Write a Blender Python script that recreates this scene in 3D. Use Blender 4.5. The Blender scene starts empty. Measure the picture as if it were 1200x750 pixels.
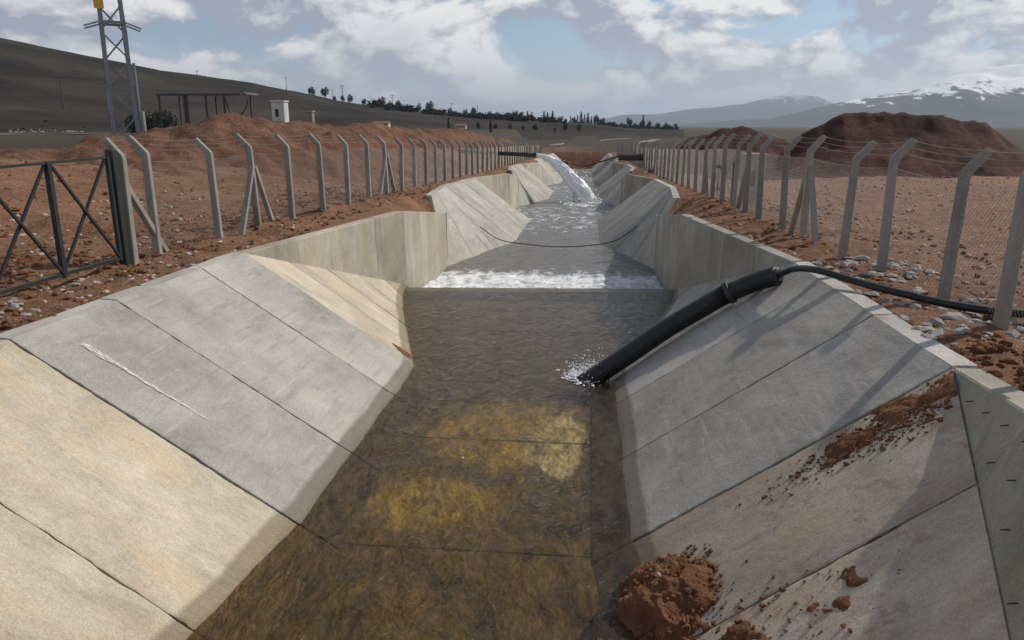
import bpy, math, random
import numpy as np
from mathutils import Vector, Matrix, Quaternion
random.seed(7); rng = np.random.default_rng(11)
R = math.radians
scene = bpy.context.scene
C = scene.collection

# ------------------------------------------------------------------ camera, sky, sun
CAMZ = 2.3
cam_d = bpy.data.cameras.new('camera'); cam = bpy.data.objects.new('camera', cam_d); C.objects.link(cam)
cam_d.sensor_width = 36.0; cam_d.lens = 870.0 / 1200.0 * 36.0
cam_d.clip_start = 0.05; cam_d.clip_end = 90000.0
cam.location = (0, 0, CAMZ)
cam.rotation_euler = (R(90 - 14.62), 0, R(5.72))
scene.camera = cam
scene.render.engine = 'CYCLES'
scene.cycles.use_denoising = True
scene.cycles.max_bounces = 5
scene.cycles.diffuse_bounces = 2
scene.cycles.transparent_max_bounces = 16
scene.cycles.volume_bounces = 0
scene.view_settings.view_transform = 'Standard'
scene.view_settings.look = 'None'
scene.view_settings.gamma = 1.0
scene.view_settings.exposure = -0.10

SUN_AZ, SUN_EL = 56.0, 42.0          # azimuth from +Y (down the canal) towards +X
sd = bpy.data.lights.new('sun', 'SUN'); so = bpy.data.objects.new('sun', sd); C.objects.link(so)
sd.energy = 4.0; sd.angle = R(0.8); sd.color = (1.0, 0.93, 0.82)
sdir = Vector((math.sin(R(SUN_AZ)) * math.cos(R(SUN_EL)), math.cos(R(SUN_AZ)) * math.cos(R(SUN_EL)), math.sin(R(SUN_EL))))
so.rotation_euler = sdir.to_track_quat('Z', 'Y').to_euler()
so.location = (30, 20, 40)

class NT:
    """small helper to wire shader nodes"""
    def __init__(s, tree): s.t = tree; s.n = tree.nodes; s.l = tree.links
    def new(s, typ, **kw):
        nd = s.n.new(typ)
        for k, v in kw.items(): setattr(nd, k, v)
        return nd
    def put(s, sock, v):
        if hasattr(v, 'is_linked') or isinstance(v, bpy.types.NodeSocket): s.l.new(v, sock)
        elif v is not None:
            if isinstance(v, (tuple, list)) and len(v) == 3 and sock.type == 'RGBA': v = (*v, 1)
            sock.default_value = v
    def math(s, op, a, b=0.0, c=None, clamp=False):
        m = s.new('ShaderNodeMath', operation=op, use_clamp=clamp)
        s.put(m.inputs[0], a); s.put(m.inputs[1], b)
        if c is not None: s.put(m.inputs[2], c)
        return m.outputs[0]
    def vmath(s, op, a, b):
        m = s.new('ShaderNodeVectorMath', operation=op); s.put(m.inputs[0], a); s.put(m.inputs[1], b)
        return m.outputs[0]
    def noise(s, vec, scale, detail=4.0, rough=0.55, dist=0.0):
        m = s.new('ShaderNodeTexNoise'); s.put(m.inputs['Vector'], vec)
        m.inputs['Scale'].default_value = scale; m.inputs['Detail'].default_value = min(detail, 5.0) if s.t != getattr(world, 'node_tree', None) else detail
        m.inputs['Roughness'].default_value = rough; m.inputs['Distortion'].default_value = dist
        return m.outputs['Fac']
    def voro(s, vec, scale, feature='F1', out='Distance'):
        m = s.new('ShaderNodeTexVoronoi', feature=feature); s.put(m.inputs['Vector'], vec)
        m.inputs['Scale'].default_value = scale
        return m.outputs[out]
    def mapr(s, v, a, b, c=0.0, d=1.0, smooth=False):
        m = s.new('ShaderNodeMapRange', clamp=True)
        if smooth: m.interpolation_type = 'SMOOTHSTEP'
        s.put(m.inputs[0], v); s.put(m.inputs[1], a); s.put(m.inputs[2], b); s.put(m.inputs[3], c); s.put(m.inputs[4], d)
        return m.outputs[0]
    def mix(s, f, a, b, mode='MIX'):
        m = s.new('ShaderNodeMix', data_type='RGBA', blend_type=mode)
        s.put(m.inputs[0], f); s.put(m.inputs[6], a); s.put(m.inputs[7], b)
        return m.outputs[2]
    def scalev(s, vec, sc, loc=(0, 0, 0), rot=(0, 0, 0)):
        m = s.new('ShaderNodeMapping'); s.put(m.inputs[0], vec)
        m.inputs['Scale'].default_value = sc; m.inputs['Location'].default_value = loc; m.inputs['Rotation'].default_value = rot
        return m.outputs[0]
    def pos(s): return s.new('ShaderNodeNewGeometry').outputs['Position']
    def sep(s, v):
        m = s.new('ShaderNodeSeparateXYZ'); s.put(m.inputs[0], v); return m.outputs
    def bump(s, h, strength=0.4, dist=0.02, normal=None):
        m = s.new('ShaderNodeBump'); m.inputs['Strength'].default_value = strength; m.inputs['Distance'].default_value = dist
        s.put(m.inputs['Height'], h)
        if normal is not None: s.put(m.inputs['Normal'], normal)
        return m.outputs[0]

# --- world: physical sky with a broken cumulus layer
world = bpy.data.worlds.new('World'); scene.world = world; world.use_nodes = True
w = NT(world.node_tree); w.n.clear()
sky = w.new('ShaderNodeTexSky', sky_type='NISHITA', sun_disc=False)
sky.sun_elevation = R(SUN_EL); sky.sun_rotation = R(SUN_AZ); sky.altitude = 1700.0
sky.air_density = 1.0; sky.dust_density = 1.6
bg_sky = w.new('ShaderNodeBackground'); w.put(bg_sky.inputs[0], sky.outputs[0]); bg_sky.inputs[1].default_value = 0.10
gen = w.new('ShaderNodeTexCoord').outputs['Generated']
sx, sy, sz = w.sep(gen)
def cloud_field(off):
    v = w.vmath('ADD', gen, off)
    v = w.scalev(v, (1.0, 1.0, 1.9), (5.3, 1.7, 0.4))
    big = w.noise(v, 2.6, 3.0, 0.5)
    fine = w.noise(v, 7.5, 9.0, 0.58, 0.25)
    return w.math('ADD', w.math('MULTIPLY', big, 0.5), w.math('MULTIPLY', fine, 0.62))
cf = cloud_field((0, 0, 0))
cu = cloud_field((0.020, 0.012, 0.022))
cover = w.mapr(cf, w.math('ADD', 0.485, w.math('MULTIPLY', sz, 0.11)), w.math('ADD', 0.555, w.math('MULTIPLY', sz, 0.11)), smooth=True)
relief = w.mapr(w.math('SUBTRACT', cf, cu), -0.035, 0.050)
thick = w.mapr(cf, 0.52, 0.72)
shade = w.math('MULTIPLY', relief, w.math('SUBTRACT', 1.25, w.math('MULTIPLY', thick, 0.55)), clamp=True)
ccol = w.mix(shade, (0.385, 0.425, 0.515), (1.0, 0.985, 0.965))
hor = w.mapr(sz, 0.0, 0.125, 1.0, 0.0, smooth=True)
veil = w.noise(w.scalev(gen, (1, 1, 5)), 3.0, 6.0, 0.5)
hcol = w.mix(veil, (0.40, 0.45, 0.54), (0.76, 0.745, 0.74))
ccol2 = w.mix(w.math('MULTIPLY', hor, 0.7), ccol, hcol)
ccov = w.math('MAXIMUM', cover, w.math('MULTIPLY', hor, 0.80))
bg_c = w.new('ShaderNodeBackground'); w.put(bg_c.inputs[0], ccol2); bg_c.inputs[1].default_value = 1.0
msh = w.new('ShaderNodeMixShader'); w.put(msh.inputs[0], ccov)
w.l.new(bg_sky.outputs[0], msh.inputs[1]); w.l.new(bg_c.outputs[0], msh.inputs[2])
wo = w.new('ShaderNodeOutputWorld'); w.l.new(msh.outputs[0], wo.inputs[0])

# ------------------------------------------------------------------ materials
MATS = {}
def material(name):
    m = bpy.data.materials.new(name); m.use_nodes = True
    t = NT(m.node_tree); b = t.n['Principled BSDF']; MATS[name] = m
    return m, t, b

def concrete(name, base, warm=0.0, stain=0.5, streak=(6, 0.6, 0.6), speck=0.6, bumpk=0.35, soil=0.0, rough=0.88, algae=False):
    m, t, b = material(name); p = t.pos()
    oi = t.new('ShaderNodeObjectInfo').outputs['Random']
    pp = t.vmath('ADD', p, t.scalev(oi, (37, 17, 5)))
    big = t.noise(pp, 0.55, 5, 0.6, 0.4); med = t.noise(pp, 3.5, 6, 0.65, 0.6); fin = t.noise(p, 38, 6, 0.75); grn = t.noise(p, 130, 3, 0.7)
    st = t.noise(t.scalev(pp, streak), 1.6, 5, 0.6)
    dark = tuple(c * 0.54 for c in base); lite = tuple(min(1, c * 1.28) for c in base)
    col = t.mix(t.mapr(big, 0.3, 0.7), dark, lite)
    col = t.mix(t.mapr(med, 0.35, 0.7, 0, 0.55), col, tuple(c * 1.12 for c in base))
    col = t.mix(t.mapr(st, 0.52, 0.72, 0, stain), col, tuple(c * 0.55 for c in base))
    st2 = t.noise(t.scalev(pp, (streak[0] * 1.3, streak[1] * 1.3, streak[2] * 1.3), (9, 4, 2)), 1.1, 5, 0.6)
    if warm: col = t.mix(t.mapr(st2, 0.45, 0.65, 0, warm), col, (base[0] * 1.05, base[1] * 0.88, base[2] * 0.62))
    col = t.mix(t.mapr(st2, 0.30, 0.42, 0.35, 0), col, tuple(min(1, c * 1.5) for c in base))
    col = t.mix(t.mapr(fin, 0.60, 0.74, 0, speck), col, tuple(c * 0.42 for c in base))
    vd = t.voro(p, 26); pits = t.mapr(vd, 0.03, 0.11, 1, 0)
    pmask = t.math('MULTIPLY', pits, t.mapr(t.noise(p, 5, 3), 0.5, 0.62))
    col = t.mix(t.math('MULTIPLY', pmask, 0.7), col, tuple(c * 0.3 for c in base))
    if soil:
        sn = t.noise(pp, 2.2, 8, 0.78, 0.3)
        col = t.mix(t.mapr(sn, 0.545, 0.64, 0, soil), col, (0.30, 0.135, 0.065))
    if algae:
        zz = t.sep(p)[2]; yy = t.sep(p)[1]; nz = t.math('MULTIPLY', t.math('SUBTRACT', t.noise(p, 0.9, 3, 0.5), 0.5), 0.10)
        nr_ = t.mapr(yy, 20.6, 20.4, 0, 1); zz = t.math('ADD', zz, nz)
        damp = t.math('MULTIPLY', t.mapr(zz, -1.955, -1.99), nr_)
        col = t.mix(t.math('MULTIPLY', damp, 0.72), col, (base[0] * .30, base[1] * .26, base[2] * .19))
        wet = t.math('MULTIPLY', t.mapr(zz, -2.06, -2.16), nr_)
        col = t.mix(t.math('MULTIPLY', wet, 0.92), col, t.mix(t.mapr(t.noise(p, 5, 6, 0.7), 0.35, 0.65), (0.050, 0.034, 0.016), (0.175, 0.105, 0.045)))
    col = t.mix(t.mapr(grn, 0.30, 0.70, 0.0, 0.30), col, tuple(c * 0.55 for c in base))
    g2 = t.noise(p, 60, 5, 0.8); brm = t.noise(t.scalev(pp, (streak[0] * 4, streak[1] * 4, streak[2] * 4), rot=(0, 0, 0.5)), 4.0, 5, 0.7, 0.4)
    gv = t.math('ADD', t.mapr(g2, 0.32, 0.68, 0.72, 1.24), t.mapr(brm, 0.30, 0.70, -0.12, 0.12))
    col = t.mix(1.0, col, gv, 'MULTIPLY')
    val = t.mapr(oi, 0, 1, 0.87, 1.12)
    col = t.mix(1.0, col, val, 'MULTIPLY')
    t.put(b.inputs['Base Color'], col); b.inputs['Roughness'].default_value = rough
    b.inputs['Specular IOR Level'].default_value = 0.25
    h = t.math('ADD', t.math('MULTIPLY', fin, 0.35), t.math('ADD', med, t.math('MULTIPLY', pmask, -0.6)))
    h = t.math('ADD', t.math('ADD', h, t.math('MULTIPLY', grn, 0.12)), t.math('MULTIPLY', t.noise(p, 14, 5, 0.7), 0.6))
    t.put(b.inputs['Normal'], t.bump(h, bumpk, 0.03))
    return m
concrete('concrete_grey', (0.41, 0.39, 0.35), stain=0.5, algae=True, bumpk=0.5)
concrete('concrete_grey_warm', (0.41, 0.395, 0.35), stain=0.5, warm=0.3, algae=True, bumpk=0.5)
concrete('concrete_cream', (0.505, 0.45, 0.355), warm=0.4, stain=0.6, algae=True, streak=(0.5, 1.6, 0.5))
concrete('concrete_pink', (0.47, 0.395, 0.315), warm=0.4, stain=0.6, algae=True, streak=(0.5, 1.6, 0.5), soil=0.45)
concrete('concrete_wall', (0.42, 0.39, 0.33), warm=0.55, stain=0.5, streak=(3.0, 3.0, 0.25), speck=0.4)
concrete('concrete_wall_olive', (0.345, 0.325, 0.265), warm=0.35, stain=0.5, streak=(2.5, 2.5, 0.3), speck=0.4)
concrete('concrete_wall_plain', (0.33, 0.32, 0.28), warm=0.35, stain=0.45, streak=(3, 3, 0.25))
concrete('concrete_pale', (0.56, 0.53, 0.48), stain=0.3, soil=0.4)
concrete('concrete_post', (0.30, 0.285, 0.25), stain=0.45, streak=(4, 4, 0.6), bumpk=0.25)
concrete('concrete_kiosk', (0.56, 0.57, 0.56), stain=0.35, streak=(3, 3, 0.4))
concrete('mortar_dark', (0.085, 0.078, 0.066), stain=0.4)
concrete('lime', (0.74, 0.73, 0.70), stain=0.2)
m = MATS['lime']; t = NT(m.node_tree); b = t.n['Principled BSDF']; p = t.pos()
t.put(b.inputs['Alpha'], t.mapr(t.noise(t.scalev(p, (1.2, 4, 1.2)), 9, 5, 0.7), 0.40, 0.58, 0.05, 0.95))
concrete('steel_grey', (0.26, 0.275, 0.285), stain=0.35, bumpk=0.05, rough=0.55)

def soil_mat(name, base, stones=0.35, scale=1.0):
    m, t, b = material(name); p = t.pos()
    big = t.noise(p, 0.35 * scale, 6, 0.6, 0.5); med = t.noise(p, 2.6 * scale, 8, 0.68, 0.4); fin = t.noise(p, 24 * scale, 6, 0.72)
    dk = tuple(c * 0.50 for c in base); lt = (min(1, base[0] * 1.30), min(1, base[1] * 1.38), min(1, base[2] * 1.5))
    col = t.mix(t.mapr(big, 0.34, 0.66), dk, base)
    col = t.mix(t.mapr(med, 0.45, 0.72, 0, 0.8), col, lt)
    col = t.mix(t.mapr(fin, 0.5, 0.72, 0, 0.7), col, dk)
    vm = t.new('ShaderNodeTexVoronoi'); t.put(vm.inputs['Vector'], p); vm.inputs['Scale'].default_value = 7.5 * scale
    vm2 = t.voro(p, 19 * scale)
    peb = t.mapr(vm.outputs['Distance'], 0.12, 0.2, 1, 0)
    pm = t.math('MULTIPLY', peb, t.mapr(t.noise(p, 0.9 * scale, 5, 0.6), 0.47, 0.62))
    peb2 = t.math('MULTIPLY', t.mapr(vm2, 0.14, 0.24, 1, 0), t.mapr(med, 0.45, 0.6))
    pc = t.mix(t.sep(vm.outputs['Color'])[0], (0.42, 0.30, 0.22), (0.55, 0.47, 0.40))
    col = t.mix(t.math('MULTIPLY', pm, stones * 1.6, clamp=True), col, pc)
    col = t.mix(t.math('MULTIPLY', peb2, stones), col, (0.46, 0.35, 0.27))
    t.put(b.inputs['Base Color'], col); b.inputs['Roughness'].default_value = 0.95
    b.inputs['Specular IOR Level'].default_value = 0.15
    h = t.math('ADD', t.math('MULTIPLY', med, 1.6), t.math('MULTIPLY', fin, 0.5))
    h = t.math('ADD', h, t.math('ADD', t.math('MULTIPLY', pm, 0.5), t.math('MULTIPLY', peb2, 0.3)))
    t.put(b.inputs['Normal'], t.bump(h, 1.0, 0.11))
    return m, t, b, col
soil_mat('soil_clod', (0.34, 0.158, 0.080), 0.18, 2.0)
soil_mat('soil_berm', (0.185, 0.095, 0.060), 0.45, 0.6)
soil_mat('soil_mound', (0.115, 0.055, 0.042), 0.06, 0.6)
# the ground sheet: bare red soil along the works, dry olive grass beyond
m, t, b, col = soil_mat('ground', (0.295, 0.155, 0.090), 0.6)
p = t.pos(); X, Y, Z = t.sep(p)
far = t.math('ADD', t.math('ABSOLUTE', t.math('ADD', X, 5)), t.math('MULTIPLY', Y, 0.35))
far = t.math('ADD', far, t.math('MULTIPLY', t.noise(p, 0.03, 5, 0.6), 60))
grass = t.mix(t.noise(p, 0.02, 8, 0.65, 0.6), (0.050, 0.044, 0.031), (0.088, 0.070, 0.048))
grass = t.mix(t.mapr(t.noise(t.scalev(p, (1, 3, 1)), 0.004, 6, 0.6), 0.45, 0.6), grass, (0.060, 0.055, 0.042))
col = t.mix(t.mapr(far, 74, 96), col, grass)
graver = t.mapr(t.math('ADD', X, t.math('MULTIPLY', t.noise(p, 0.5, 5), 2.0)), 6.2, 7.6)
col = t.mix(t.math('MULTIPLY', t.math('MULTIPLY', graver, t.mapr(Y, 45, 60, 1, 0)), 0.62), col,
            t.mix(t.noise(p, 1.7, 9, 0.75), t.mix(t.mapr(t.voro(p, 5.5), 0.1, 0.35), (0.55, 0.42, 0.33), (0.17, 0.09, 0.06)), (0.44, 0.29, 0.205)))
t.put(b.inputs['Base Color'], col)

def simple(name, col, rough=0.6, metal=0.0, var=0.25, scale=6.0, bumpk=0.1, spec=0.4):
    m, t, b = material(name); p = t.pos()
    n = t.noise(p, scale, 6, 0.65); n2 = t.noise(p, scale * 7, 4, 0.6)
    c = t.mix(n, tuple(x * (1 - var) for x in col), tuple(min(1, x * (1 + var)) for x in col))
    c = t.mix(t.mapr(n2, 0.55, 0.75, 0, 0.5), c, tuple(x * 0.55 for x in col))
    t.put(b.inputs['Base Color'], c); b.inputs['Roughness'].default_value = rough; b.inputs['Metallic'].default_value = metal
    b.inputs['Specular IOR Level'].default_value = spec
    t.put(b.inputs['Normal'], t.bump(n2, bumpk, 0.01))
    return m
simple('gate_paint', (0.022, 0.026, 0.025), 0.5)
simple('wire', (0.22, 0.21, 0.20), 0.5, 0.3)
simple('barbed', (0.34, 0.32, 0.30), 0.5, 0.3)
simple('hose_black', (0.011, 0.0115, 0.013), 0.48, var=0.4, spec=0.5)
simple('pipe_dark', (0.035, 0.032, 0.03), 0.6)
simple('rod', (0.05, 0.04, 0.032), 0.7)
simple('yellow', (0.60, 0.36, 0.03), 0.5)
simple('pylon_steel', (0.20, 0.215, 0.235), 0.5, 0.35, scale=2)
simple('shelter_steel', (0.05, 0.048, 0.05), 0.6)
simple('shelter_roof', (0.13, 0.135, 0.14), 0.6)
simple('bark', (0.07, 0.05, 0.035), 0.9)
simple('leaf_dark', (0.035, 0.042, 0.030), 0.8, var=0.5, scale=0.5)
simple('leaf_olive', (0.060, 0.060, 0.034), 0.8, var=0.5, scale=0.5)
simple('leaf_brown', (0.075, 0.058, 0.042), 0.8, var=0.5, scale=0.5)
simple('stone_pale', (0.42, 0.345, 0.28), 0.9, var=0.4, scale=3)
simple('stone_field', (0.42, 0.29, 0.215), 0.95, var=0.45, scale=1.5)
simple('stone_grey', (0.30, 0.285, 0.265), 0.9, var=0.4, scale=3)
simple('path_gravel', (0.21, 0.195, 0.18), 0.95, var=0.2, scale=0.1)
simple('house_wall', (0.50, 0.47, 0.43), 0.9)
simple('house_roof', (0.20, 0.11, 0.085), 0.9)
simple('dark_opening', (0.03, 0.03, 0.032), 0.5)

# hills and mountains
m, t, b = material('hill_scrub_cloud_shade'); p = t.pos()
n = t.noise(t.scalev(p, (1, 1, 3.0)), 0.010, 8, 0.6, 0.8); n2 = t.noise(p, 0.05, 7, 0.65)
c = t.mix(t.mapr(n, 0.38, 0.62), (0.019, 0.016, 0.014), (0.046, 0.039, 0.031))  # scrub browns kept very dark: the cloud shadow over the hill is painted in
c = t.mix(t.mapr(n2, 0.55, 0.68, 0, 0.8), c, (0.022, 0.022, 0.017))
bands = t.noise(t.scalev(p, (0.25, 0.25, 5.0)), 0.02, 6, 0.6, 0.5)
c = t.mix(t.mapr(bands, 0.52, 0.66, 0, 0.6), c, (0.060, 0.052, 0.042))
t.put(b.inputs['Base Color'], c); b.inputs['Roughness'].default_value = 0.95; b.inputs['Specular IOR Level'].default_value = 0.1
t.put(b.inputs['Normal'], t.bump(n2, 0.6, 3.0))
def mountain_mat(name, snow0, snow1):
    m, t, b = material(name); p = t.pos(); z = t.sep(p)[2]
    n = t.noise(t.scalev(p, (1.4, 0.4, 0.5), rot=(0, 0.5, 0)), 0.0055, 8, 0.72, 0.5)
    lev = t.math('ADD', z, t.math('MULTIPLY', t.math('SUBTRACT', n, 0.5), 900))
    sn = t.mapr(lev, snow0, snow1, smooth=True)
    rock = t.mix(t.noise(p, 0.002, 6, 0.6), (0.05, 0.055, 0.07), (0.10, 0.10, 0.105))
    t.put(b.inputs['Base Color'], t.mix(sn, rock, (0.86, 0.86, 0.88))); b.inputs['Roughness'].default_value = 0.9
    b.inputs['Specular IOR Level'].default_value = 0.1
    return m
mountain_mat('mountain_snow', 270, 320)
mountain_mat('mountain_far', 420, 800)

# canal bed: concrete slabs overgrown with brown silt and yellow algae
m, t, b = material('bed_algae'); p = t.pos(); X, Y, Z = t.sep(p)
n1 = t.noise(t.scalev(p, (1.3, 0.8, 1)), 0.9, 7, 0.65, 0.4); n2 = t.noise(t.scalev(p, (1, 0.6, 1), (5, 2, 0)), 3.2, 7, 0.7, 0.35)
n3 = t.noise(p, 14, 5, 0.7)
c = t.mix(t.mapr(n1, 0.36, 0.62), (0.050, 0.033, 0.014), (0.20, 0.120, 0.040))
c = t.mix(t.mapr(n2, 0.45, 0.66, 0, 0.85), c, (0.28, 0.20, 0.040))
def blob(cx, cy, rx, ry, k=0.55):
    dx = t.math('DIVIDE', t.math('SUBTRACT', X, cx), rx); dy = t.math('DIVIDE', t.math('SUBTRACT', Y, cy), ry)
    d = t.math('SQRT', t.math('ADD', t.math('MULTIPLY', dx, dx), t.math('MULTIPLY', dy, dy)))
    d = t.math('ADD', d, t.math('MULTIPLY', t.math('SUBTRACT', n2, 0.5), 2.2))
    return t.mapr(d, 1.15, 0.75)
y1 = t.math('MAXIMUM', blob(-1.15, 10.9, 1.15, 1.35), blob(-1.95, 8.6, 0.95, 0.75))
c = t.mix(t.math('MULTIPLY', y1, t.mapr(t.noise(t.scalev(p, (1, 0.45, 1)), 4.5, 5, 0.7, 0.5), 0.36, 0.60, 0.15, 1.0)), c, (0.60, 0.45, 0.05))
y2 = blob(-0.38, 10.5, 0.42, 1.30)
ring = t.math('MULTIPLY', y2, t.mapr(t.noise(t.scalev(p, (1, 0.7, 1)), 2.4, 6, 0.7, 1.0), 0.40, 0.58))
c = t.mix(ring, c, (1.0, 0.98, 0.72))
c = t.mix(t.mapr(n3, 0.60, 0.75, 0, 0.7), c, (0.03, 0.022, 0.012))
far = t.mapr(Y, 12.2, 14.5)
c = t.mix(far, c, t.mix(n1, (0.09, 0.070, 0.045), (0.20, 0.160, 0.11)))
t.put(b.inputs['Base Color'], c); b.inputs['Roughness'].default_value = 0.8
t.put(b.inputs['Normal'], t.bump(t.math('ADD', n2, t.math('MULTIPLY', n3, 0.4)), 0.5, 0.05))

def water_mat(name, tint, streak, b1, rough=0.04, murk=(0, 0, 0), murk_sheen_f=0.0, foam=None, streaky=False):
    m, t, b = material(name); t.n.remove(b); p = t.pos()
    out = t.n['Material Output']
    v = t.scalev(p, streak)
    h = t.math('ADD', t.noise(v, 2.2, 5, 0.6, 0.8), t.math('MULTIPLY', t.noise(v, 7.0, 5, 0.62, 0.6), 0.35))
    nrm = t.bump(h, b1, 0.10)
    tr = t.new('ShaderNodeBsdfTransparent'); tr.inputs[0].default_value = (*tint, 1)
    df = t.new('ShaderNodeBsdfDiffuse'); df.inputs[0].default_value = (*murk, 1)
    m0 = t.new('ShaderNodeMixShader'); m0.inputs[0].default_value = murk_sheen_f
    if streaky: t.put(m0.inputs[0], t.mapr(t.noise(t.scalev(p, (2.2, 0.8, 1)), 1.9, 7, 0.6, 0.5), 0.36, 0.66, 0.0, murk_sheen_f * 2))
    t.l.new(tr.outputs[0], m0.inputs[1]); t.l.new(df.outputs[0], m0.inputs[2])
    gl = t.new('ShaderNodeBsdfGlossy'); gl.inputs['Roughness'].default_value = rough; t.put(gl.inputs['Normal'], nrm)
    fr = t.new('ShaderNodeFresnel'); fr.inputs[0].default_value = 1.33; t.put(fr.inputs['Normal'], nrm)
    m1 = t.new('ShaderNodeMixShader'); t.put(m1.inputs[0], t.math('MULTIPLY', fr.outputs[0], 0.95, clamp=True))
    t.l.new(m0.outputs[0], m1.inputs[1]); t.l.new(gl.outputs[0], m1.inputs[2])
    last = m1
    if foam:
        fac = foam(t, p)
        fd = t.new('ShaderNodeBsdfDiffuse'); fd.inputs[0].default_value = (0.80, 0.82, 0.84, 1)
        m2 = t.new('ShaderNodeMixShader'); t.put(m2.inputs[0], fac)
        t.l.new(m1.outputs[0], m2.inputs[1]); t.l.new(fd.outputs[0], m2.inputs[2]); last = m2
    t.l.new(last.outputs[0], out.inputs[0])
    return m
water_mat('water_near', (0.86, 0.76, 0.54), (1.7, 0.9, 1), 0.75, rough=0.05, murk=(0.12, 0.095, 0.055), murk_sheen_f=0.14, streaky=True)
def foam_sheen_reach(y0):
    def f(t, p):
        X, Y, Z = t.sep(p)
        a = t.noise(t.scalev(p, (1.4, 0.8, 1)), 1.5, 7, 0.72, 0.8)
        k = t.mapr(Y, y0 + 4.2, y0 + 6.6, 0.0, 0.36)
        k2 = t.mapr(Y, y0 + 8, y0 + 20, 0.0, 0.15)  # more white downstream: foam that also paints pale reflection on the ripples
        return t.mapr(t.math('SUBTRACT', a, t.math('SUBTRACT', k, k2)), 0.30, 0.52, 0, 0.9)
    return f
YD = [20.5 + 29 * k for k in range(4)]
for k in range(4):
    water_mat('water_reach_%d' % k, (0.62, 0.62, 0.56), (1.0, 1.6, 1), 1.0, rough=0.08, murk=(0.27, 0.26, 0.235), murk_sheen_f=0.6, foam=foam_sheen_reach(YD[k]))  # murk colour lightened to paint in the pale sky reflection on these reaches
m, t, b = material('foam'); p = t.pos(); out = t.n['Material Output']
b.inputs['Base Color'].default_value = (0.82, 0.84, 0.86, 1); b.inputs['Roughness'].default_value = 0.7
tr = t.new('ShaderNodeBsdfTransparent'); mx = t.new('ShaderNodeMixShader')
t.put(mx.inputs[0], t.mapr(t.noise(t.scalev(p, (1, 1, 0.6)), 3.4, 7, 0.75, 0.6), 0.36, 0.60))
t.l.new(tr.outputs[0], mx.inputs[1]); t.l.new(b.outputs[0], mx.inputs[2]); t.l.new(mx.outputs[0], out.inputs[0])
m, t, b = material('spray'); b.inputs['Base Color'].default_value = (0.86, 0.88, 0.90, 1); b.inputs['Roughness'].default_value = 0.4
b.inputs['Subsurface Weight'].default_value = 0.0

# ------------------------------------------------------------------ mesh helpers
def tag(o, label=None, cat=None, group=None, kind=None):
    if label: o['label'] = label
    if cat: o['category'] = cat
    if group: o['group'] = group
    if kind: o['kind'] = kind
    return o
def mk(name, verts, faces, mat, parent=None, smooth=False):
    me = bpy.data.meshes.new(name)
    me.from_pydata([tuple(map(float, v)) for v in verts], [], [tuple(map(int, f)) for f in faces]); me.update()
    me.materials.append(MATS[mat])
    if smooth: me.polygons.foreach_set('use_smooth', [True] * len(me.polygons))
    o = bpy.data.objects.new(name, me); C.objects.link(o)
    if parent is not None: o.parent = parent
    return o
def empty(name, loc=(0, 0, 0), rz=0.0):
    o = bpy.data.objects.new(name, None); C.objects.link(o); o.location = loc; o.rotation_euler = (0, 0, rz)
    o.empty_display_size = 0.3
    return o
def child(o, parent):     # parent keeping world placement (parent is an Empty with plain location/rotation)
    o.parent = parent
    o.matrix_parent_inverse = Matrix.Translation(-Vector(parent.location))
    return o
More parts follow.
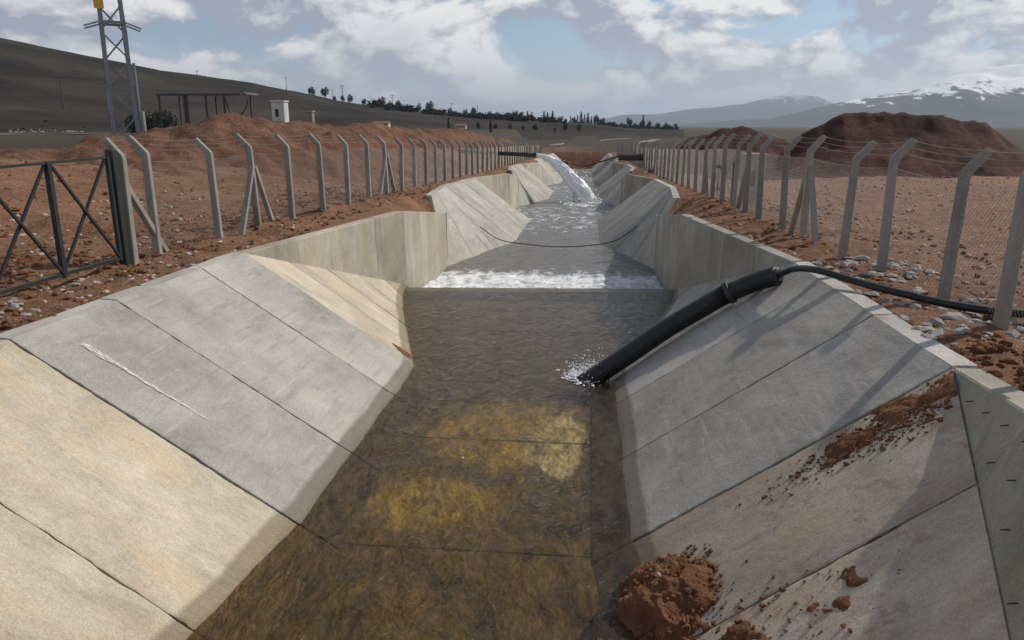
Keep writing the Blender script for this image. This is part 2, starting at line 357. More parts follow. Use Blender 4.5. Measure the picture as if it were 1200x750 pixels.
class MB:
    def __init__(s): s.v = []; s.f = []
    def add(s, v, f):
        n = len(s.v); s.v += [tuple(q) for q in v]; s.f += [tuple(i + n for i in q) for q in f]; return s
    def box(s, x0, x1, y0, y1, z0, z1, bev=0.0):
        if bev <= 0:
            return s.add([(x0, y0, z0), (x1, y0, z0), (x1, y1, z0), (x0, y1, z0), (x0, y0, z1), (x1, y0, z1), (x1, y1, z1), (x0, y1, z1)],
                  [(0, 3, 2, 1), (4, 5, 6, 7), (0, 1, 5, 4), (1, 2, 6, 5), (2, 3, 7, 6), (3, 0, 4, 7)])
        e = bev; r = [(x0 + e, y0), (x1 - e, y0), (x1, y0 + e), (x1, y1 - e), (x1 - e, y1), (x0 + e, y1), (x0, y1 - e), (x0, y0 + e)]
        top = [(min(max(a, x0 + e), x1 - e), min(max(c, y0 + e), y1 - e), z1) for a, c in r]
        v = [(a, c, z0) for a, c in r] + [(a, c, z1 - e) for a, c in r] + top
        f = [tuple(reversed(range(8)))] + [(i, (i + 1) % 8, 8 + (i + 1) % 8, 8 + i) for i in range(8)]
        f += [(8 + i, 8 + (i + 1) % 8, 16 + (i + 1) % 8, 16 + i) for i in range(8)] + [tuple(range(16, 24))]
        return s.add(v, f)
    def bar(s, a, b_, w=0.05, h=None, n=4, rot=0.0, r2=None):
        a = Vector(a); b_ = Vector(b_); d = (b_ - a).normalized(); h = h or w
        u = d.cross(Vector((0, 0, 1))) if abs(d.z) < 0.98 else d.cross(Vector((0, 1, 0)))
        u.normalize(); q = d.cross(u); k = 1.0 if r2 is None else r2
        vs = []
        for P, sc in ((a, 1.0), (b_, k)):
            for i in range(n):
                an = rot + math.pi * 2 * (i + 0.5) / n; m_ = math.sqrt(2) if n == 4 else 1.0
                vs.append(P + u * (math.cos(an) * w / 2 * m_ * sc) + q * (math.sin(an) * h / 2 * m_ * sc))
        f = [(i, (i + 1) % n, n + (i + 1) % n, n + i) for i in range(n)] + [tuple(reversed(range(n))), tuple(range(n, 2 * n))]
        return s.add(vs, f)
    def tube(s, pts, rad, n=10, cap=True):
        pts = [Vector(q) for q in pts]; rad = rad if hasattr(rad, '__len__') else [rad] * len(pts)
        d = (pts[1] - pts[0]).normalized(); u = d.orthogonal().normalized(); vs = []
        for i, P in enumerate(pts):
            dn = (pts[min(i + 1, len(pts) - 1)] - pts[max(i - 1, 0)]).normalized()
            u = (d.rotation_difference(dn) @ u); u = (u - dn * u.dot(dn)).normalized(); d = dn; q = d.cross(u)
            for j in range(n):
                a = 2 * math.pi * j / n
                vs.append(P + (u * math.cos(a) + q * math.sin(a)) * rad[i])
        f = []
        for i in range(len(pts) - 1):
            for j in range(n): f.append((i * n + j, i * n + (j + 1) % n, (i + 1) * n + (j + 1) % n, (i + 1) * n + j))
        if cap: f += [tuple(reversed(range(n))), tuple(range((len(pts) - 1) * n, len(pts) * n))]
        return s.add(vs, f)
    def build(s, name, mat, parent=None, smooth=False): return mk(name, s.v, s.f, mat, parent, smooth)

def hash2(ix, iy, seed):
    h = (ix.astype(np.int64) * 374761393 + iy.astype(np.int64) * 668265263 + seed * 974634777) & 0x7fffffff
    h = ((h ^ (h >> 13)) * 1274126177) & 0x7fffffff
    h = h ^ (h >> 16)
    return (h & 0xffff) / 65535.0
def vnoise(x, y, seed=0):
    x = np.asarray(x, float); y = np.asarray(y, float)
    ix = np.floor(x); iy = np.floor(y); fx = x - ix; fy = y - iy
    fx = fx * fx * fx * (fx * (fx * 6 - 15) + 10); fy = fy * fy * fy * (fy * (fy * 6 - 15) + 10)
    a = hash2(ix, iy, seed); b_ = hash2(ix + 1, iy, seed); c_ = hash2(ix, iy + 1, seed); d = hash2(ix + 1, iy + 1, seed)
    return (a * (1 - fx) + b_ * fx) * (1 - fy) + (c_ * (1 - fx) + d * fx) * fy
def fbm(x, y, oct_=5, seed=0, gain=0.5):
    s_ = 0; a = 1; tot = 0; x = np.asarray(x, float); y = np.asarray(y, float)
    for i in range(oct_):
        s_ = s_ + a * (vnoise(x, y, seed + i * 17) - 0.5); tot += a; a *= gain; x = x * 2.03 + 3.7; y = y * 2.03 + 1.3
    return s_ / tot * 2
def sstep(x, a, b_):
    q = np.clip((np.asarray(x, float) - a) / (b_ - a), 0, 1); return q * q * (3 - 2 * q)
def grid_faces(nr, nc, off=0):
    i, j = np.meshgrid(np.arange(nr - 1), np.arange(nc - 1), indexing='ij'); a = (i * nc + j + off).ravel()
    return np.stack([a, a + 1, a + nc + 1, a + nc], 1)

# ------------------------------------------------------------------ canal layout
CX = -1.3
BK = ([-50, 22, 49.5, 78.5, 107.5, 140, 400, 40000], [0, 0, -0.7, -1.3, -1.9, -2.5, -3.5, -3.5])
def bank(Y): return np.interp(Y, *BK)
WK = [(-20, 20.5, -2.1, -2.1), (20.5, 49.5, -2.65, -2.88), (49.5, 78.5, -3.45, -3.68), (78.5, 107.5, -4.25, -4.48), (107.5, 142, -5.0, -5.2)]
def reach(Y):
    for i, r_ in enumerate(WK):
        if Y < r_[1]: return i
    return len(WK) - 1
def wl(Y, r=None):
    a = WK[reach(Y) if r is None else r]; return a[2] + (a[3] - a[2]) * (Y - a[0]) / (a[1] - a[0])
DEP = 0.30
HT = {-1: 5.06, 1: 4.92}     # half width at the top of the lining
def trap(Y, s, r=None):
    b_ = float(bank(Y)); w_ = wl(Y, r); mm = (HT[s] - 1.9) / (b_ - w_)
    return (HT[s], b_), (1.9 - DEP * mm, w_ - DEP)
def lerp(a, b_, q): return tuple(x + (y - x) * q for x, y in zip(a, b_))
UP, BAS, DN = 7.3, 6.2, 6.8
# each zone: (Y0, Y1, slope_fn or None, wall_fn or None)
ZN = {-1: [], 1: []}
for s in (-1, 1):
    def near_s(Y, s=s):
        q = (7.35 - Y) / 5.45; T, B_ = trap(7.35, s, 0)
        return lerp(T, (HT[s] - 1.72, -1.2), q), lerp(B_, (2.15, -2.1 - DEP), q)
    def near_w(Y, s=s):
        q = (7.35 - Y) / 5.45; T, B_ = trap(7.35, s, 0)
        return lerp(T, (HT[s] - 1.72, -1.2), q), lerp(T, (HT[s] - 0.98, 0.72), q)
    ZN[s].append((1.9, 7.35, near_s, near_w, 0))
    y = 7.35
    for k, yd in enumerate(YD):
        ZN[s].append((y, yd - UP, lambda Y, s=s, k=k: trap(Y, s, k), None, k))
        def up_s(Y, s=s, k=k, yd=yd):
            q = (Y - (yd - UP)) / UP; T, B_ = trap(yd - UP, s, k)
            return lerp(T, (3.75, wl(yd - .01, k)), q), lerp(B_, (3.70, wl(yd - .01, k) - DEP), q)
        def up_w(Y, s=s, k=k, yd=yd):
            q = (Y - (yd - UP)) / UP; T, B_ = trap(yd - UP, s, k)
            return lerp(T, (3.75, wl(yd - .01, k)), q), lerp(T, (3.82, float(bank(yd))), q)
        ZN[s].append((yd - UP, yd, up_s, up_w, k))
        def bs_w(Y, s=s, k=k, yd=yd):
            q = (Y - yd) / BAS
            return (3.75, wl(yd + .01, k + 1) - 0.5), lerp((3.82, float(bank(yd))), (3.80, float(bank(yd + BAS)) - 0.62), q)
        ZN[s].append((yd, yd + BAS, None, bs_w, k + 1))
        def dn_s(Y, s=s, k=k, yd=yd):
            q = (Y - yd - BAS) / DN; T, B_ = trap(Y, s, k + 1); w_ = wl(Y, k + 1)
            return lerp((4.30, T[1]), T, q), lerp((3.70, w_ - DEP), B_, q)
        ZN[s].append((yd + BAS, yd + BAS + DN, dn_s, None, k + 1))
        y = yd + BAS + DN
    ZN[s].append((y, 141.0, lambda Y, s=s: trap(Y, s, 4), None, 4))
def zone(Y, s):
    for z in ZN[s]:
        if Y < z[1]: return z
    return ZN[s][-1]
def P3(s, Y, dz): return np.array([CX + s * dz[0], Y, dz[1]])
def edge(Y, s):
    """outer edge of the concrete (x, z) where the soil begins"""
    Yc = min(max(Y, 1.9), 140.9); z = zone(Yc, s)
    if z[3] is not None:
        d, h = z[3](Yc)[1]
        return CX + s * (d + 0.24), h - 0.03
    d, h = z[2](Yc)[0]
    return CX + s * (d + 0.20), h - 0.015

# ------------------------------------------------------------------ ground sheet
RIDGE = np.array([(-22.5, 24, .96), (-21.6, 26, 1.02), (-20.2, 30, 1.71), (-19.65, 33, 2.23), (-17.75, 35, 3.0), (-16.1, 36, 2.82), (-15.2, 38, 2.43),
                  (-14.5, 44, 2.45), (-13.6, 57, 2.3), (-12.9, 88, 1.55), (-13.0, 150, -0.9), (-14, 175, -3.2)])
def ridge_dist(x, y, pl):
    best = np.full(np.shape(x), 1e9); hz = np.zeros(np.shape(x))
    for a, b_ in zip(pl[:-1], pl[1:]):
        d = b_[:2] - a[:2]; q = np.clip(((x - a[0]) * d[0] + (y - a[1]) * d[1]) / (d @ d), 0, 1)
        dist = np.hypot(x - a[0] - q * d[0], y - a[1] - q * d[1]); up = dist < best
        best = np.where(up, dist, best); hz = np.where(up, a[2] + (b_[2] - a[2]) * q, hz)
    return best, hz
def field(x, y):
    """terrain height away from the canal edge"""
    z = bank(y)
    d, _ = ridge_dist(x, y, RIDGE)
    z = z + 1.25 * np.exp(-(d / 7.0) ** 2) * sstep(-x, 8.5, 15) * (1 - sstep(y, 60, 120))
    z = z + (0.4 - bank(y)) * sstep(-x - 0.0 * y, 24, 45)
    z = z + 0.25 * fbm(x / 9, y / 9, 4, 3) * sstep(np.abs(x - CX), 7, 14)
    z = z + 0.5 * sstep(x, 6, 14) * (1 - sstep(x, 30, 60)) * (1 - sstep(y, 40, 80)) * 0.6
    z = z + 0.15 * fbm(x / 1.3, y / 1.3, 5, 9) + 0.06 * fbm(x / .33, y / .33, 4, 21)
    ramp = np.clip(0.13 * (7.3 - y), 0, 0.7) * (1 - sstep(np.abs(x - CX), 9, 14))
    return z + ramp
ys = [-60, -30, -12, -5, -1]; y = 1.0
while y < 40000: ys.append(y); y += max(0.11, 0.020 * abs(y - 2))
ys = np.array(ys); offs = [0.0]; o_ = 0.0; st = 0.07
while o_ < 40000: o_ += st; offs.append(o_); st = max(0.09, 0.055 * o_)
offs = np.array(offs); nr, nc = len(ys), len(offs)
V = []; Fc = []
sheets = {}
for s in (-1, 1):
    E_ = np.array([edge(float(yy), s) for yy in ys])
    x = E_[:, :1] + s * offs[None, :]; yy = np.repeat(ys[:, None], nc, 1)
    zf = field(x, yy); bl = sstep(np.repeat(offs[None, :], nr, 0), 0.0, 1.1)
    lump = 0.06 * np.clip(fbm(x / .5, yy / .5, 4, 40), -0.2, 1) * sstep(np.repeat(offs[None, :], nr, 0), 0.02, 0.3)
    z = E_[:, 1:2] * (1 - bl) + zf * bl + lump
    sheets[s] = (x, yy, z)
x = np.concatenate([sheets[-1][0][:, ::-1], sheets[1][0]], 1); yy = np.concatenate([sheets[-1][1][:, ::-1], sheets[1][1]], 1)
z = np.concatenate([sheets[-1][2][:, ::-1], sheets[1][2]], 1); n2c = 2 * nc
F_ = grid_faces(nr, n2c)
rows = F_[:, 0] // n2c; cols = F_[:, 0] % n2c
keep = ~((cols == nc - 1) & (ys[rows] < 141.5))
ground = mk('ground', np.stack([x.ravel(), yy.ravel(), z.ravel()], 1), F_[keep], 'ground', smooth=True)
tag(ground, 'bare red stony soil on both banks running into dry olive plain', kind='structure')
def ground_z(x, y):
    s = -1 if x < CX else 1; ex, ez = edge(y, s); o = s * (x - ex)
    b_ = float(sstep(o, 0, 1.1)); return ez * (1 - b_) + float(field(np.array(x), np.array(y))) * b_

# ------------------------------------------------------------------ canal lining: separate concrete panels
def slab(corners, name, mat, parent, nu=2, nv=2, gap=0.012, proud=0.0, th=0.12, jit=0.0, wob=0.0):
    a, b_, c_, d = [np.array(q, float) for q in corners]      # a,b along the top; d,c along the bottom
    nrm = np.cross(b_ - a, d - a)
    if np.linalg.norm(nrm) < 1e-6: nrm = np.cross(c_ - b_, d - c_)
    nrm /= np.linalg.norm(nrm)
    if nrm[2] < 0: nrm = -nrm
    lu = max(np.linalg.norm(b_ - a), np.linalg.norm(c_ - d), .05); g = gap / lu
    u = np.linspace(g, 1 - g, nu)
    if nu > 8: u[1] = g + .02 / lu; u[-2] = 1 - g - .02 / lu
    u = u[:, None]; v = np.linspace(0.0, 1, nv)[None, :]
    uu = np.repeat(u, nv, 1); vv = np.repeat(v, nu, 0)
    if jit:
        L = np.linalg.norm(d - a)
        k = rng.integers(0, 999)
        uu = uu + (jit / lu) * np.where(uu < .5, 1, -1) * np.clip(.15 + 1.3 * fbm(vv * L / .16, vv * 0 + np.where(uu < .5, 3.3, 9.1), 4, int(k)), 0, 1) * (np.abs(uu - .5) > .5 - g - .025 / lu)
    P = (1 - uu)[..., None] * (1 - vv)[..., None] * a + uu[..., None] * (1 - vv)[..., None] * b_ + uu[..., None] * vv[..., None] * c_ + (1 - uu)[..., None] * vv[..., None] * d
    off = np.full(uu.shape, proud)
    if wob: off = off + wob * fbm(P[..., 1] / .9, P[..., 0] / .9, 4, int(rng.integers(0, 999)))
    if nu > 4: off = off - 0.005 * ((np.arange(nu) == 0) | (np.arange(nu) == nu - 1))[:, None]
    Pt = P + off[..., None] * nrm; Pb = P - nrm * th
    ft = grid_faces(nu, nv); N = nu * nv
    ring = [i * nv for i in range(nu)] + [(nu - 1) * nv + j for j in range(1, nv)] + [i * nv + nv - 1 for i in range(nu - 2, -1, -1)] + [j for j in range(nv - 2, 0, -1)]
    fs = [tuple(q) for q in ft] + [tuple(q[::-1] + N) for q in ft]
    for i in range(len(ring)):
        p_, q_ = ring[i], ring[(i + 1) % len(ring)]; fs.append((q_, p_, p_ + N, q_ + N))
    cr = np.cross((Pt[1, 0] - Pt[0, 0]), (Pt[0, 1] - Pt[0, 0]))
    if cr @ nrm < 0: fs = [tuple(reversed(q)) for q in fs]
    # note: grid faces go (r,c),(r,c+1),(r+1,c+1),(r+1,c) -> flip to point outwards
    fs = [tuple(reversed(q)) for q in fs]
    return mk(name, np.concatenate([Pt.reshape(-1, 3), Pb.reshape(-1, 3)]), fs, mat, parent, False)

back = MB()
for s in (-1, 1):
    for (y0, y1, sf, wf, k) in ZN[s]:
        if sf is None or y1 <= y0: continue
        n = max(2, int((y1 - y0) / 1.5)); yv = np.linspace(y0, y1, n + 1)
        vs = []
        for q in yv:
            T, B_ = sf(q); vs += [P3(s, q, (T[0] + .22, T[1] - .22)), P3(s, q, (B_[0] + .22, B_[1] - .16))]
        back.add(vs, [(2 * i, 2 * i + 1, 2 * i + 3, 2 * i + 2) for i in range(n)])
lining = back.build('canal_lining', 'mortar_dark'); tag(lining, 'concrete slope lining on both sides of the canal', kind='structure')

def cuts_for(y0, y1, k, s):
    if y1 < 8: return [1.9, 3.7, 5.45, 7.35] if s < 0 else [1.9, 3.5, 5.6, 7.35]
    if y0 < 8: return [7.35, 9.28, 11.6, y1] if s < 0 else [7.35, 9.45, 11.55, y1]
    n = max(1, round((y1 - y0) / 2.0)); return list(np.linspace(y0, y1, n + 1))
panels = {}
for s in (-1, 1):
    for zi, (y0, y1, sf, wf, k) in enumerate(ZN[s]):
        if sf is None or y1 - y0 < .2: continue
        cu = cuts_for(y0, y1, k, s)
        if wf is not None and y1 > 8: cu = list(np.linspace(y0, y1, 6 if k == 0 else 4))
        for i in range(len(cu) - 1):
            ya, yb = cu[i], cu[i + 1]; near = yb < 14
            (Ta, Ba), (Tb, Bb) = sf(ya), sf(yb)
            if near and wf is None: mat = 'concrete_grey' if (i != 1 or s < 0) else 'concrete_grey_warm'
            elif yb < 8: mat = 'concrete_cream' if s < 0 else 'concrete_pink'
            elif wf is not None: mat = 'concrete_cream' if (s < 0 and k < 2) else 'concrete_grey_warm'
            else: mat = ['concrete_grey_warm', 'concrete_grey'][(i + zi) % 2]
            pr = (0.014 if (near and wf is None) else 0.0) + rng.uniform(-.004, .004)
            o = slab([P3(s, ya, Ta), P3(s, yb, Tb), P3(s, yb, Bb), P3(s, ya, Ba)], 'lining_panel', mat, lining,
                     nu=12 if near else (6 if yb < 40 else 3), nv=110 if near else (12 if yb < 40 else 3),
                     gap=0.006 if near else 0.02, proud=pr, jit=0.020 if near else 0.0, wob=0.007)
            panels[(s, zi, i)] = o
            if wf is None:      # flat coping along the top of the slope
                z0 = P3(s, ya, Ta); z1 = P3(s, yb, Tb); ox = np.array([s * 0.24, 0, 0.01])
                slab([z0 + (0, 0, pr - .004), z1 + (0, 0, pr - .004), z1 + ox + (0, 0, pr), z0 + ox + (0, 0, pr)], 'coping', 'concrete_pale' if s > 0 else mat, lining,
                     nu=8 if near else 3, nv=4 if near else 2, gap=0.012, th=0.1, jit=0.01 if near else 0, wob=0.02 if near else 0)

# bed slabs
bed = MB()
def bed_half(Y, r):
    z = zone(Y, -1); 
    if z[2] is None: return 3.9
    return z[2](Y)[1][0] + 0.12
bedroot = None
byv = [1.0, 4.2, 7.5, 10.6, 13.3, 16.9, 20.45]
allcuts = [(0, byv)]
for k, yd in enumerate(YD):
    y1 = YD[k + 1] if k < 3 else 141.0
    allcuts.append((k + 1, list(np.linspace(yd + .35, y1 - .05, 8))))
base = MB()
for r, cv in allcuts:
    for a, b_ in zip(cv[:-1], cv[1:]):
        base.add([(CX - 4, a, wl(a, r) - DEP - .12), (CX + 4, a, wl(a, r) - DEP - .12), (CX + 4, b_, wl(b_, r) - DEP - .12), (CX - 4, b_, wl(b_, r) - DEP - .12)], [(0, 1, 2, 3)])
bedo = base.build('canal_bed', 'mortar_dark'); tag(bedo, 'submerged canal bed of concrete slabs with algae', kind='structure')
for r, cv in allcuts:
    for a, b_ in zip(cv[:-1], cv[1:]):
        za, zb = wl(a, r) - DEP - .01, wl(b_, r) - DEP - .01; ha, hb = bed_half(max(a, 1.95), r) + .05, bed_half(b_ - .01, r) + .05
        slab([(CX - ha, a, za), (CX - hb, b_, zb), (CX + hb, b_, zb), (CX + ha, a, za)], 'bed_slab', 'bed_algae', bedo, nu=10 if b_ < 21 else 3, nv=14 if b_ < 21 else 3, gap=0.02, th=.09, wob=.02)

# ------------------------------------------------------------------ wing walls with formwork panels
def wing(s, zs, label, mat, step=1.15, ties=False):
    y_first = zs[0][0]; root = empty('wing_wall', (CX + s * 4, y_first, float(bank(y_first))))
    tag(root, label, 'retaining wall', 'wing walls along the canal')
    for (y0, y1, sf, wf, k) in zs:
        n = max(1, round((y1 - y0) / step)); cv = np.linspace(y0, y1, n + 1)
        for a, b_ in zip(cv[:-1], cv[1:]):
            g = 0.004; a2, b2 = a + g, b_ - g
            (Fa, Ta), (Fb, Tb) = wf(a2), wf(b2)
            f_ = [(Fa[0], Fa[1] - .05), (Fb[0], Fb[1] - .05), Tb, Ta]
            inn = [P3(s, a2, f_[0]), P3(s, b2, f_[1]), P3(s, b2, f_[2]), P3(s, a2, f_[3])]
            jj = rng.uniform(-.004, .004)
            inn = [q + np.array([s * jj, 0, 0]) for q in inn]
            out = [P3(s, a2, (Ta[0] + .26, f_[0][1] - .3)), P3(s, b2, (Tb[0] + .26, f_[1][1] - .3)), P3(s, b2, (Tb[0] + .26, Tb[1])), P3(s, a2, (Ta[0] + .26, Ta[1]))]
            # bevelled top edge
            nb = .018
            e2 = inn[2] + np.array([s * nb, 0, 0]); e3 = inn[3] + np.array([s * nb, 0, 0]); i2 = inn[2] - np.array([0, 0, nb]); i3 = inn[3] - np.array([0, 0, nb])
            v = [inn[0], inn[1], i2, i3, e2, e3] + out
            f = [(0, 1, 2, 3), (3, 2, 4, 5), (5, 4, 8, 9), (7, 6, 9, 8), (0, 3, 5, 9, 6), (1, 7, 8, 4, 2), (0, 6, 7, 1)]
            if s > 0: f = [tuple(reversed(q)) for q in f]
            child(mk('wall_panel', v, f, mat), root)
    if ties:
        (y0, y1, sf, wf, k) = zs[0]
        for row in range(6):
            for q in range(12):
                Y = 6.95 - q * 0.42 - (row % 2) * .13; (Fo, To) = wf(Y); zz = To[1] - 0.15 - row * 0.27
                if zz < Fo[1] + .08 or Y < 2: continue
                fr = (zz - Fo[1]) / (To[1] - Fo[1]); xx = CX + s * (Fo[0] + (To[0] - Fo[0]) * fr)
                mb = MB().bar((xx + s * .03, Y, zz), (xx - s * .045, Y - .005, zz - rng.uniform(0, .012)), .011, n=6)
                child(mb.build('tie_rod', 'rod'), root)
    return root
wing(1, [ZN[1][0]], 'olive grey concrete wing wall with rusty tie stubs at the near right', 'concrete_wall_olive', 1.8, True)
wing(-1, [ZN[-1][0]], 'concrete wing wall at the near left end of the cream slope', 'concrete_wall_olive', 1.8)
LW = {(-1, 0): 'stained cream concrete wing wall at the first drop below the left fence',
      (1, 0): 'grey concrete wing wall at the first drop, behind the black hose',
      (-1, 1): 'pale concrete wing wall at the second drop on the left',
      (1, 1): 'grey concrete wing wall at the second drop on the right',
      (-1, 2): 'small far wing wall at the third drop, behind the water jet',
      (1, 2): 'small far wing wall at the third drop on the right',
      (-1, 3): 'farthest wing wall at the fourth drop on the left',
      (1, 3): 'farthest wing wall at the fourth drop on the right'}
for s in (-1, 1):
    for k, yd in enumerate(YD):
        zs = [z for z in ZN[s] if z[3] is not None and (abs(z[1] - yd) < .01 or abs(z[0] - yd) < .01)]
        wing(s, zs, LW[(s, k)], 'concrete_wall' if s < 0 else 'concrete_wall_plain', 1.85 if k == 0 else 2.4)
        # end wall where the basin meets the next slope
        ye = yd + BAS; b_ = float(bank(ye)); z0 = wl(ye, k + 1) - .5
        xs_ = sorted((CX + s * 3.76, CX + s * 4.9))
        o = MB().box(xs_[0], xs_[1], ye + .004, ye + .2, z0, b_ - .62).build('basin_end_wall', 'concrete_pale')
        tag(o, ('left' if s < 0 else 'right') + ' low end wall closing the basin below drop number ' + ['one', 'two', 'three', 'four'][k], 'wall', 'basin end walls')
for k, yd in enumerate(YD):
    z1 = wl(yd - .01, k) - .06; z0 = wl(yd + .1, k + 1) - .55; sk = 0.08
    v = []
    for zz in (z0, z1):
        for xx, dy in ((-3.76, -.30), (3.76, -.30), (3.76, 0), (-3.76, 0)): v.append((CX + xx, yd + dy + sk * xx * .9, zz))
    o = mk('drop_sill', v, [(0, 3, 2, 1), (4, 5, 6, 7), (0, 1, 5, 4), (1, 2, 6, 5), (2, 3, 7, 6), (3, 0, 4, 7)], 'concrete_wall_plain')
    tag(o, ['nearest', 'second', 'third', 'farthest'][k] + ' concrete drop sill across the canal bed', 'weir', 'drop sills across the canal')

# ------------------------------------------------------------------ water
def water(r, y0, y1, mat, label, res, amp):
    skew = lambda x: 0.072 * (x - CX)
    n = int((y1 - y0) / res[1]) + 1; m_ = int(7.5 / res[0]) + 1
    yv = np.linspace(y0, y1, n); xv = np.linspace(CX - 3.74, CX + 3.74, m_)
    yy, xx = np.meshgrid(yv, xv, indexing='ij')
    zz = np.interp(yy, [WK[r][0], WK[r][1]], [WK[r][2], WK[r][3]])
    last = sstep(yy, y1 - 3.0, y1)
    yy2 = yy + skew(xx) * last
    if r: yy2 = yy2 + skew(xx) * (1 - sstep(yy, y0, y0 + 3))
    wv = fbm(xx / .55, yy / 1.1, 4, 60 + r) + .5 * fbm(xx / .2, yy / .34, 3, 80 + r)
    boil = 1.0
    if r: boil = 1 + 2.2 * (1 - sstep(yy, y0 + 2, y0 + 8))
    zz = zz + amp * wv * boil * (1 - .85 * last) - .03 * last
    v = [np.stack([xx.ravel(), yy2.ravel(), zz.ravel()], 1)]; f = [grid_faces(n, m_)]
    rows_ = n
    if r < 4:    # the nappe falling over the sill
        xl = xx[-1]; yl = yy2[-1]; zl = zz[-1]; drop = zl - (WK[r + 1][2] - .12)
        for q in np.linspace(.08, 1, 10):
            v.append(np.stack([xl, yl + .75 * q + .03 * fbm(xl / .3, xl * 0 + q * 2, 3, 5), zl - drop * q * q], 1)); rows_ += 1
        f = [grid_faces(rows_, m_)]
    o = mk('water', np.concatenate(v), np.concatenate(f), mat, smooth=True)
    tag(o, label, kind='structure')
    return o
water(0, 0.5, 20.5, 'water_near', 'clear shallow amber water over algae in the near reach', (.07, .08), .016)
for k in range(4):
    y1 = YD[k + 1] if k < 3 else 141.0
    water(k + 1, YD[k], y1, 'water_reach_%d' % k, ['rippled grey water below the first drop', 'rippled water below the second drop under the jet', 'bright water beyond the third drop', 'farthest bright strip of water'][k], (.12, .12) if k == 0 else (.25, .25), .035)
# foam boiling under each drop
for k, yd in enumerate(YD):
    n, m_ = (60, 130) if k == 0 else (24, 40)
    L = [4.6, 3.0, 3, 3][k]; yv = np.linspace(.5, L, n); xv = np.linspace(-3.7, 3.7, m_); yy, xx = np.meshgrid(yv, xv, indexing='ij')
    zz = wl(yd + .5, k + 1) + .05 + .10 * fbm(xx / .35, yy / .35, 5, 33 + k) * (1 - sstep(yy, L - 1.5, L)) - .16 * sstep(yy, L - 1.6 , L)
    zz = zz + .10 * np.exp(-((yy - 1.6) / .9) ** 2) + .05 * fbm(xx / 1.2, yy / 1.2, 3, 50 + k)
    o = mk('foam', np.stack([(CX + xx).ravel(), (yd + yy + .072 * xx).ravel(), zz.ravel()], 1), grid_faces(n, m_), 'foam', smooth=True)
    tag(o, ['white foam boiling below the nearest drop sill', 'white foam below the second sill', 'white foam below the third sill', 'white foam below the farthest sill'][k], kind='stuff')

def icos():
    ph = (1 + 5 ** .5) / 2
    v = np.array([(-1, ph, 0), (1, ph, 0), (-1, -ph, 0), (1, -ph, 0), (0, -1, ph), (0, 1, ph), (0, -1, -ph), (0, 1, -ph), (ph, 0, -1), (ph, 0, 1), (-ph, 0, -1), (-ph, 0, 1)]) / math.hypot(1, ph)
    f = np.array([(0, 11, 5), (0, 5, 1), (0, 1, 7), (0, 7, 10), (0, 10, 11), (1, 5, 9), (5, 11, 4), (11, 10, 2), (10, 7, 6), (7, 1, 8), (3, 9, 4), (3, 4, 2), (3, 2, 6), (3, 6, 8), (3, 8, 9), (4, 9, 5), (2, 4, 11), (6, 2, 10), (8, 6, 7), (9, 8, 1)])
    return v, f
IV, IF = icos()
def lumps(name, pts, sizes, mat, label, flat=.7, kind='stuff', rough=.35):
    N = len(pts); pts = np.array(pts, float); sizes = np.array(sizes, float)
    v = IV[None] * (1 + rng.uniform(-rough, rough, (N, 12, 1)))
    sc = np.stack([rng.uniform(.7, 1.3, N), rng.uniform(.7, 1.3, N), rng.uniform(flat * .7, flat * 1.3, N)], 1)
    v = v * sc[:, None, :]
    a = rng.uniform(0, 6.283, N); ca, sa = np.cos(a), np.sin(a)
    vx = v[..., 0] * ca[:, None] - v[..., 1] * sa[:, None]; vy = v[..., 0] * sa[:, None] + v[..., 1] * ca[:, None]
    v = np.stack([vx, vy, v[..., 2]], -1) * sizes[:, None, None] + pts[:, None, :]
    f = (IF[None] + (np.arange(N) * 12)[:, None, None]).reshape(-1, 3)
    o = mk(name, v.reshape(-1, 3), f, mat); tag(o, label, kind=kind); return o

# ------------------------------------------------------------------ soil heaps
def heap(name, pl, width, mat, label, res, ext, cat='soil mound', under=.6, seed=1, power=1.25, lump=1.0):
    pl = np.array(pl, float)
    x0, x1 = pl[:, 0].min() - ext, pl[:, 0].max() + ext; y0, y1 = pl[:, 1].min() - ext, pl[:, 1].max() + ext
    nx, ny = int((x1 - x0) / res) + 1, int((y1 - y0) / res) + 1
    yy, xx = np.meshgrid(np.linspace(y0, y1, ny), np.linspace(x0, x1, nx), indexing='ij')
    wx = xx + .9 * fbm(xx / 3.2, yy / 3.2, 3, seed); wy = yy + .9 * fbm(xx / 3.2, yy / 3.2, 3, seed + 9)
    d, hz = ridge_dist(wx, wy, pl)
    g = field(xx, yy) - .15
    q = np.clip(1 - d / width, -0.3, 1); prof = np.sign(q) * np.abs(q) ** power
    rid = np.abs(fbm(xx / 2.4, yy / 2.4, 3, seed + 40))
    zz = g + (hz - g) * prof + lump * (.42 * fbm(xx / 1.7, yy / 1.7, 5, seed + 3) + .20 * fbm(xx / .6, yy / .6, 4, seed + 5) - .30 * rid) * sstep(q, -.1, .35) 
    zz = np.where(q < -.02, g - .5, zz)
    F0 = grid_faces(ny, nx)
    ok = (q.ravel()[F0] > -.25).any(1) & ((xx.ravel()[F0] > 4.3) | (xx.ravel()[F0] < -7.0)).all(1)
    o = mk(name, np.stack([xx.ravel(), yy.ravel(), zz.ravel()], 1), F0[ok][:, :], mat, smooth=True)
    tag(o, label, cat); return o
def flipup(o):
    return o
heap('soil_berm', RIDGE[2:9], 6.5, 'soil_berm', 'long orange brown soil heap behind the left fence, below the shelter', .16, 7, 'soil heap', seed=2)
